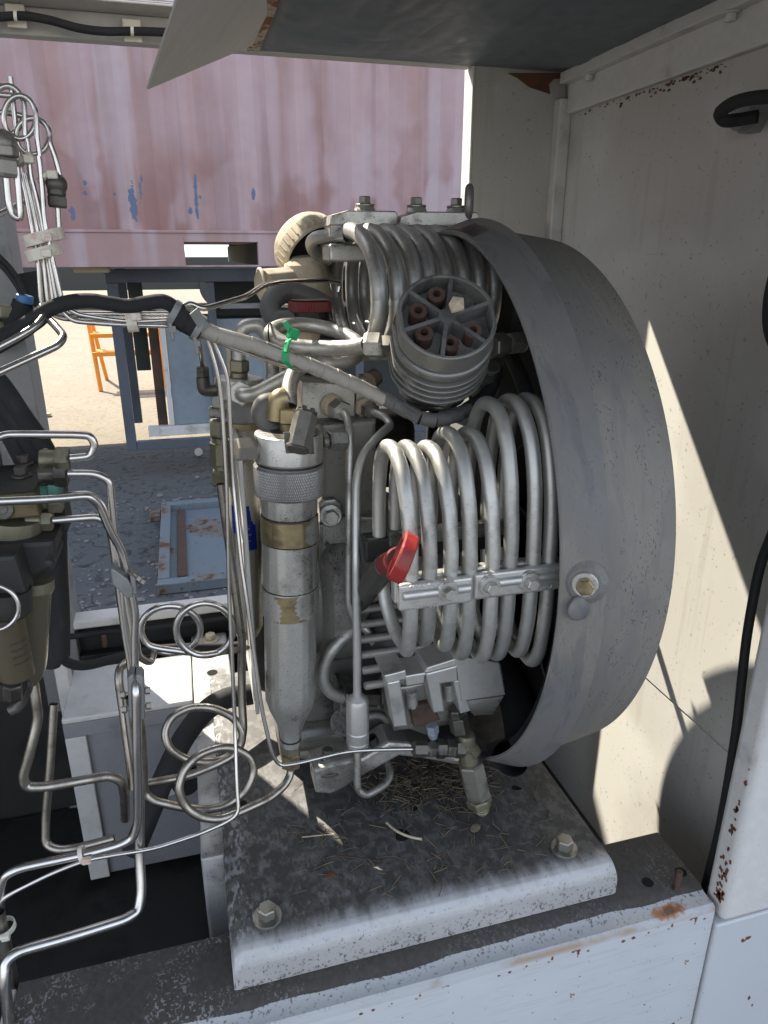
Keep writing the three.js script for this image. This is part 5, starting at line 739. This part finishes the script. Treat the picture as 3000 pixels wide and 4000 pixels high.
line('bright tube beside the arched one, rising from the third union', px([[246, 1936, zq], [352, 1930, zq], [398, 1965, zq], [440, 2081, zq], [458, 2150, zq], [474, 2260, zq], [486, 2420, zq], [512, 2560, zq], [520, 2700, zq]], 0), .0042, M.steel, .02);
line('bright tube from the lowest union joining the others before the clamp', px([[208, 2033, zq], [380, 2020, zq], [424, 2040, zq], [442, 2140, zq], [458, 2250, zq], [470, 2350, zq], [492, 2500, zq], [510, 2600, zq], [514, 2700, zq]], 0), .0042, M.steel, .02);
function tubeClamp(label, base, plates, bolts) { const T = thing('tube_clamp', label, 'clamp', base, 'grey two-piece clamps on the tube run'); plates.forEach((g) => part(T, 'clamp_half', g, M.galv)); bolts.forEach(([a, b]) => part(T, 'clamp_bolt', [cyl(a, b, .0024, .0024, .0004), hex(b, b.clone().add(b.clone().sub(a).normalize().multiplyScalar(.006)), .0046, .0008)], M.nut)); delete T.userData.group; }
{ const z = -.78; tubeClamp('grey ridged tube clamp higher up the tube run, set aslant', Z(480, 2290, z), [prism([[430, 2225], [446, 2224], [498, 2262], [520, 2300], [518, 2335], [494, 2338], [440, 2285]], z, z - .02, .002), prism([[506, 2240], [530, 2262], [536, 2320], [522, 2328], [512, 2318]], z - .002, z - .024, .002)], [[Z(515, 2250, z - .012), Z(546, 2268, z - .012)], [Z(505, 2240, z - .012), Z(530, 2256, z - .012)], [Z(498, 2232, z - .012), Z(512, 2244, z - .012)]]); }
{ const z = -.775; tubeClamp('grey upright two-piece tube clamp with side bolts lower down the run', Z(527, 2730, z), [prism([[498, 2652], [508, 2638], [524, 2636], [524, 2700], [530, 2830], [514, 2832], [503, 2800]], z, z - .022, .003), prism([[530, 2636], [552, 2637], [562, 2650], [566, 2810], [556, 2822], [546, 2815], [532, 2700]], z, z - .022, .003)], [[Z(500, 2702, z - .01), Z(566, 2698, z - .01)], [Z(502, 2765, z - .01), Z(570, 2758, z - .01)], [Z(560, 2698, z - .01), Z(490, 2712, z - .01)], [Z(560, 2765, z - .01), Z(496, 2770, z - .01)]]); }
line('bright tube dropping from the lower clamp and sweeping left over the dark well', px([[526, 2640, -.785], [532, 2700, -.77], [535, 2915, -.765], [539, 3060, -.765], [540, 3215, -.765], [520, 3275, -.765], [470, 3300, -.765], [338, 3336, -.765], [80, 3390, -.765], [18, 3420, -.765], [4, 3470, -.765], [0, 3620, -.765]], 0), .0055, M.steel, .02);
line('thickest tube, falling beside the lower clamp and bending forward at the bottom left', px([[498, 2720, -.80], [520, 2900, -.80], [545, 3060, -.80], [543, 3300, -.79], [552, 3490, -.765], [540, 3560, -.755], [490, 3592, -.745], [301, 3652, -.73], [72, 3716, -.715], [22, 3755, -.71], [16, 3830, -.70], [44, 4050, -.69]], 0), .0066, M.steel, .03);
line('dull tube rising on the left of the lower clamp from a flat hook', px([[538, 2560, -.90], [505, 2582, -.90], [466, 2612, -.88], [464, 2660, -.87], [480, 2770, -.86], [506, 2964, -.84], [520, 3080, -.83]], 0), .0058, M.steelOld, .02);
single('steel_tube', 'polished tube wound in two overlapping rings over the white cabinet', 'steel tube', [tubeOf([...px([[522, 2440, -.86], [534, 2520, -.87], [545, 2562, -.88], [590, 2583, -.90]], 0), ...circ(666, 2458, 116, 92, -.915, 2.1, 2.1 - 6.0, .01), ...circ(800, 2458, 112, 102, -.905, 2.0, 2.0 - 6.6, .01), ...px([[880, 2545, -.91], [920, 2540, -.94], [965, 2530, -.98]], 0)], .0048, { seg: 260 })], M.steel);
line('dark tube bent forward in the shadowy lower left corner', px([[120, 2580, -.84], [140, 2740, -.83], [150, 2800, -.83], [119, 2933, -.82], [90, 3030, -.82], [100, 3075, -.82], [180, 3074, -.82], [430, 3030, -.82], [474, 3050, -.82], [488, 3110, -.83], [490, 3200, -.85]], 0), .0062, M.steelOld, .02);
line('dim tube lowest in the shadowy corner behind the white tie', px([[210, 2750, -.95], [195, 3000, -.93], [178, 3200, -.92], [178, 3300, -.91], [230, 3322, -.90], [300, 3312, -.90], [446, 3274, -.90]], 0), .0060, M.steelOld, .02);
line('dim vertical tube at the lower left edge under the white tie', px([[-10, 3560, -.76], [20, 3700, -.76], [52, 3860, -.76], [75, 4060, -.76]], 0), .0085, M.steelOld, .02);
single('added_sun_blocker', 'thick black tube added beside the grey rear post to block the sun', 'sun blocker', [tubeOf(px([[-80, 1345], [20, 1290], [95, 1240], [135, 1205], [150, 1120], [130, 1060]], -1.45), .030)], M.rubber);  // added to keep stray sun off the base plate
// cables and hoses on the left
for (const [l, r, label] of [[[[-80, 1420], [0, 1500], [90, 1630], [170, 1745], [215, 1850], [222, 2000], [226, 2200], [236, 2400], [238, 2560]], .012, 'black cable nearest the opening in the left cable bunch'], [[[-80, 1480], [0, 1570], [80, 1690], [150, 1800], [195, 1950], [205, 2200], [214, 2450], [222, 2580]], .011, 'middle black cable of the left cable bunch'], [[[-80, 1550], [0, 1640], [70, 1760], [130, 1900], [185, 2200], [200, 2480], [205, 2600]], .011, 'inner black cable of the left cable bunch']]) single('black_cable', label, 'cable', [tubeOf(px(l, -.93), r)], M.rubber);
single('black_cable', 'black cable running flat across the top of the white cabinet', 'cable', [tubeOf(px([[232, 2540, -1.16], [260, 2585, -1.17], [320, 2600, -1.18], [480, 2565, -1.22], [640, 2535, -1.26], [900, 2525, -1.3], [980, 2515, -1.3]], 0), .0085)], M.rubber);
single('thin_cable', 'pair of thin black wires with a blue plug at the left edge', 'cable', [tubeOf(px([[-20, 985], [30, 1035], [70, 1090], [95, 1150]], -.88), .0028), tubeOf(px([[-20, 1010], [25, 1060], [62, 1110], [90, 1160]], -.88), .0028)], M.rubber);
{ const T = thing('blue_plug', 'small blue plastic plug on a black sleeve at the left edge', 'plug', Z(95, 1190, -.88)); part(T, 'collar', cyl(Z(98, 1152, -.88), Z(94, 1186, -.88), .0088), std({ color: gray(.15, .04, .34), roughness: .4 })); part(T, 'sleeve', tubeOf(px([[94, 1184], [80, 1220], [55, 1250], [30, 1290]], -.88), .0115), M.rubber); part(T, 'nut', [hex(Z(14, 1190, -.88), Z(16, 1240, -.88), .014, .002), hex(Z(12, 1255, -.88), Z(10, 1285, -.88), .012, .002)], M.nutOlive); }
single('drive_hose', 'wide black hose arching out of the dark well behind the coiled tubes', 'hose', [tubeOf(px([[520, 3330, -.98], [590, 3160, -1.0], [650, 3020, -1.02], [720, 2880, -1.05], [800, 2780, -1.08], [880, 2730, -1.10], [980, 2712, -1.12]], 0), .0185, { rad: 16 })], M.rubber);
{ const T = thing('junction_cabinet', 'white sheet steel cabinet with its front shade painted in grey, standing in the well behind the tube clamps', 'cabinet', V(-.17, .05, -1.34)); const yt = .45;
  part(T, 'lid', boxAB(-.288, -.046, yt - .012, yt, -1.432, -1.25, .004), M.white); part(T, 'body', boxAB(-.284, -.05, .05, yt - .0125, -1.43, -1.262, .003), M.cabinet);
  part(T, 'frame_bar', boxAB(-.288, -.05, yt - .045, yt - .013, -1.2615, -1.252, .002), M.cabinet); part(T, 'frame_bar', boxAB(-.288, -.25, .05, yt - .0455, -1.2615, -1.252, .002), M.white); part(T, 'rear_fillet', boxAB(-.31, -.285, .3, .52, -1.40, -1.36, .004), M.white); }
{ const T = thing('white_bracket', 'white angled bracket with a dark bush behind the lower coils', 'bracket', V(-.02, .2, -1.15)); part(T, 'plate', prism([[620, 3120], [660, 3000], [760, 2850], [790, 2830], [800, 3060], [640, 3120]], -1.13, -1.14, .002), M.white); part(T, 'bush', [cyl(Z(720, 3040, -1.128), Z(726, 3050, -1.09), .026), ring(Z(728, 3052, -1.089), V(.1, 0, 1), .018, .006)], M.rubber); }
{ // cable in the gland on the right wall, loose black cable on the post
  const c = X(2960, 455, W - .034); single('black_cable', 'black cable curling out of the gland on the right wall', 'cable', [tubeOf([c, X(2880, 468, W - .05), X(2830, 470, W - .07), X(2812, 445, W - .08), X(2850, 410, W - .085), X(2930, 385, W - .085), X(3030, 378, W - .07), X(3200, 400, W - .04)], .0085)], M.rubber);
  single('black_cable', 'black cable with a pale tie at the right edge', 'cable', [tubeOf([X(3100, 900, .755), X(3040, 1080, .755), X(3020, 1180, .755), X(3022, 1290, .755), X(3080, 1420, .755)], .0125)], M.rubber); }
// ---------- litter on the plate ----------
{
  const g = [];
  for (let i = 0; i < 620; i++) { const t = rnd(), a = t < .75 ? Y(1480 + 420 * rnd() + (rnd() - .5) * 160, 3030 + 160 * rnd() * rnd() + (rnd() - .5) * 130, PT) : Y(rr(1150, 2150), rr(3060, 3500), PT); if (a.z > PF - .03 || a.z < -1.0) continue; const L = rr(.008, .032), th = rr(0, 3.14), y = PT + .001 + (t < .75 ? rr(0, .006) : 0), r = rr(.0004, .0009); const d = V(Math.cos(th), rr(-.12, .12), Math.sin(th)).multiplyScalar(L / 2), b = V(a.x, y + r, a.z); g.push(new THREE.TubeGeometry(new THREE.QuadraticBezierCurve3(b.clone().sub(d), b.clone().add(V(rr(-.003, .003), .001, rr(-.003, .003))), b.clone().add(d)), 3, r, 4)); }
  single('pine_needles', 'dry pine needles and litter heaped on the base plate under the bottom stage', 'litter', g, withTex(grimy([.17, .135, .085], [.035, .028, .02], { cloud: .85, speck: .5, rough: .8, s: 130, size: .06 }), {}), { kind: 'stuff' });
  const tw = (label, l, r, mat) => single('twig', label, 'twig', [tubeOf(l.map((p) => Y(p[0], p[1], PT + r + .001)), r, { rad: 6 })], mat);
  tw('forked pale stalk lying by the hole in the plate', [[1510, 3214], [1550, 3246], [1600, 3268], [1648, 3278]], .0020, M.tan); tw('thin straight needle lying on the left of the plate', [[1180, 3270], [1240, 3264], [1305, 3258]], .0011, M.tan); tw('thin brown needle lying across the middle of the plate', [[1310, 3342], [1400, 3352], [1490, 3364]], .0011, M.brownPost);
  const lf = (label, x, y, s, mat) => { const c = Y(x, y, PT + .003); const h = new THREE.SphereGeometry(s, 14, 8); h.scale(1, .12, .7); h.rotateY(.6); h.translate(c.x, c.y, c.z); single('dry_leaf', label, 'leaf', [h], mat); }; lf('round dry tan leaf by the drain valve', 1856, 3234, .010, M.tanDark); lf('small rust coloured leaf scrap in the middle of the plate', 1293, 3418, .007, M.rustPaint); lf('pale curled leaf among the needles', 1590, 3055, .010, M.tanDark);
}
renderer.render(scene, camera);
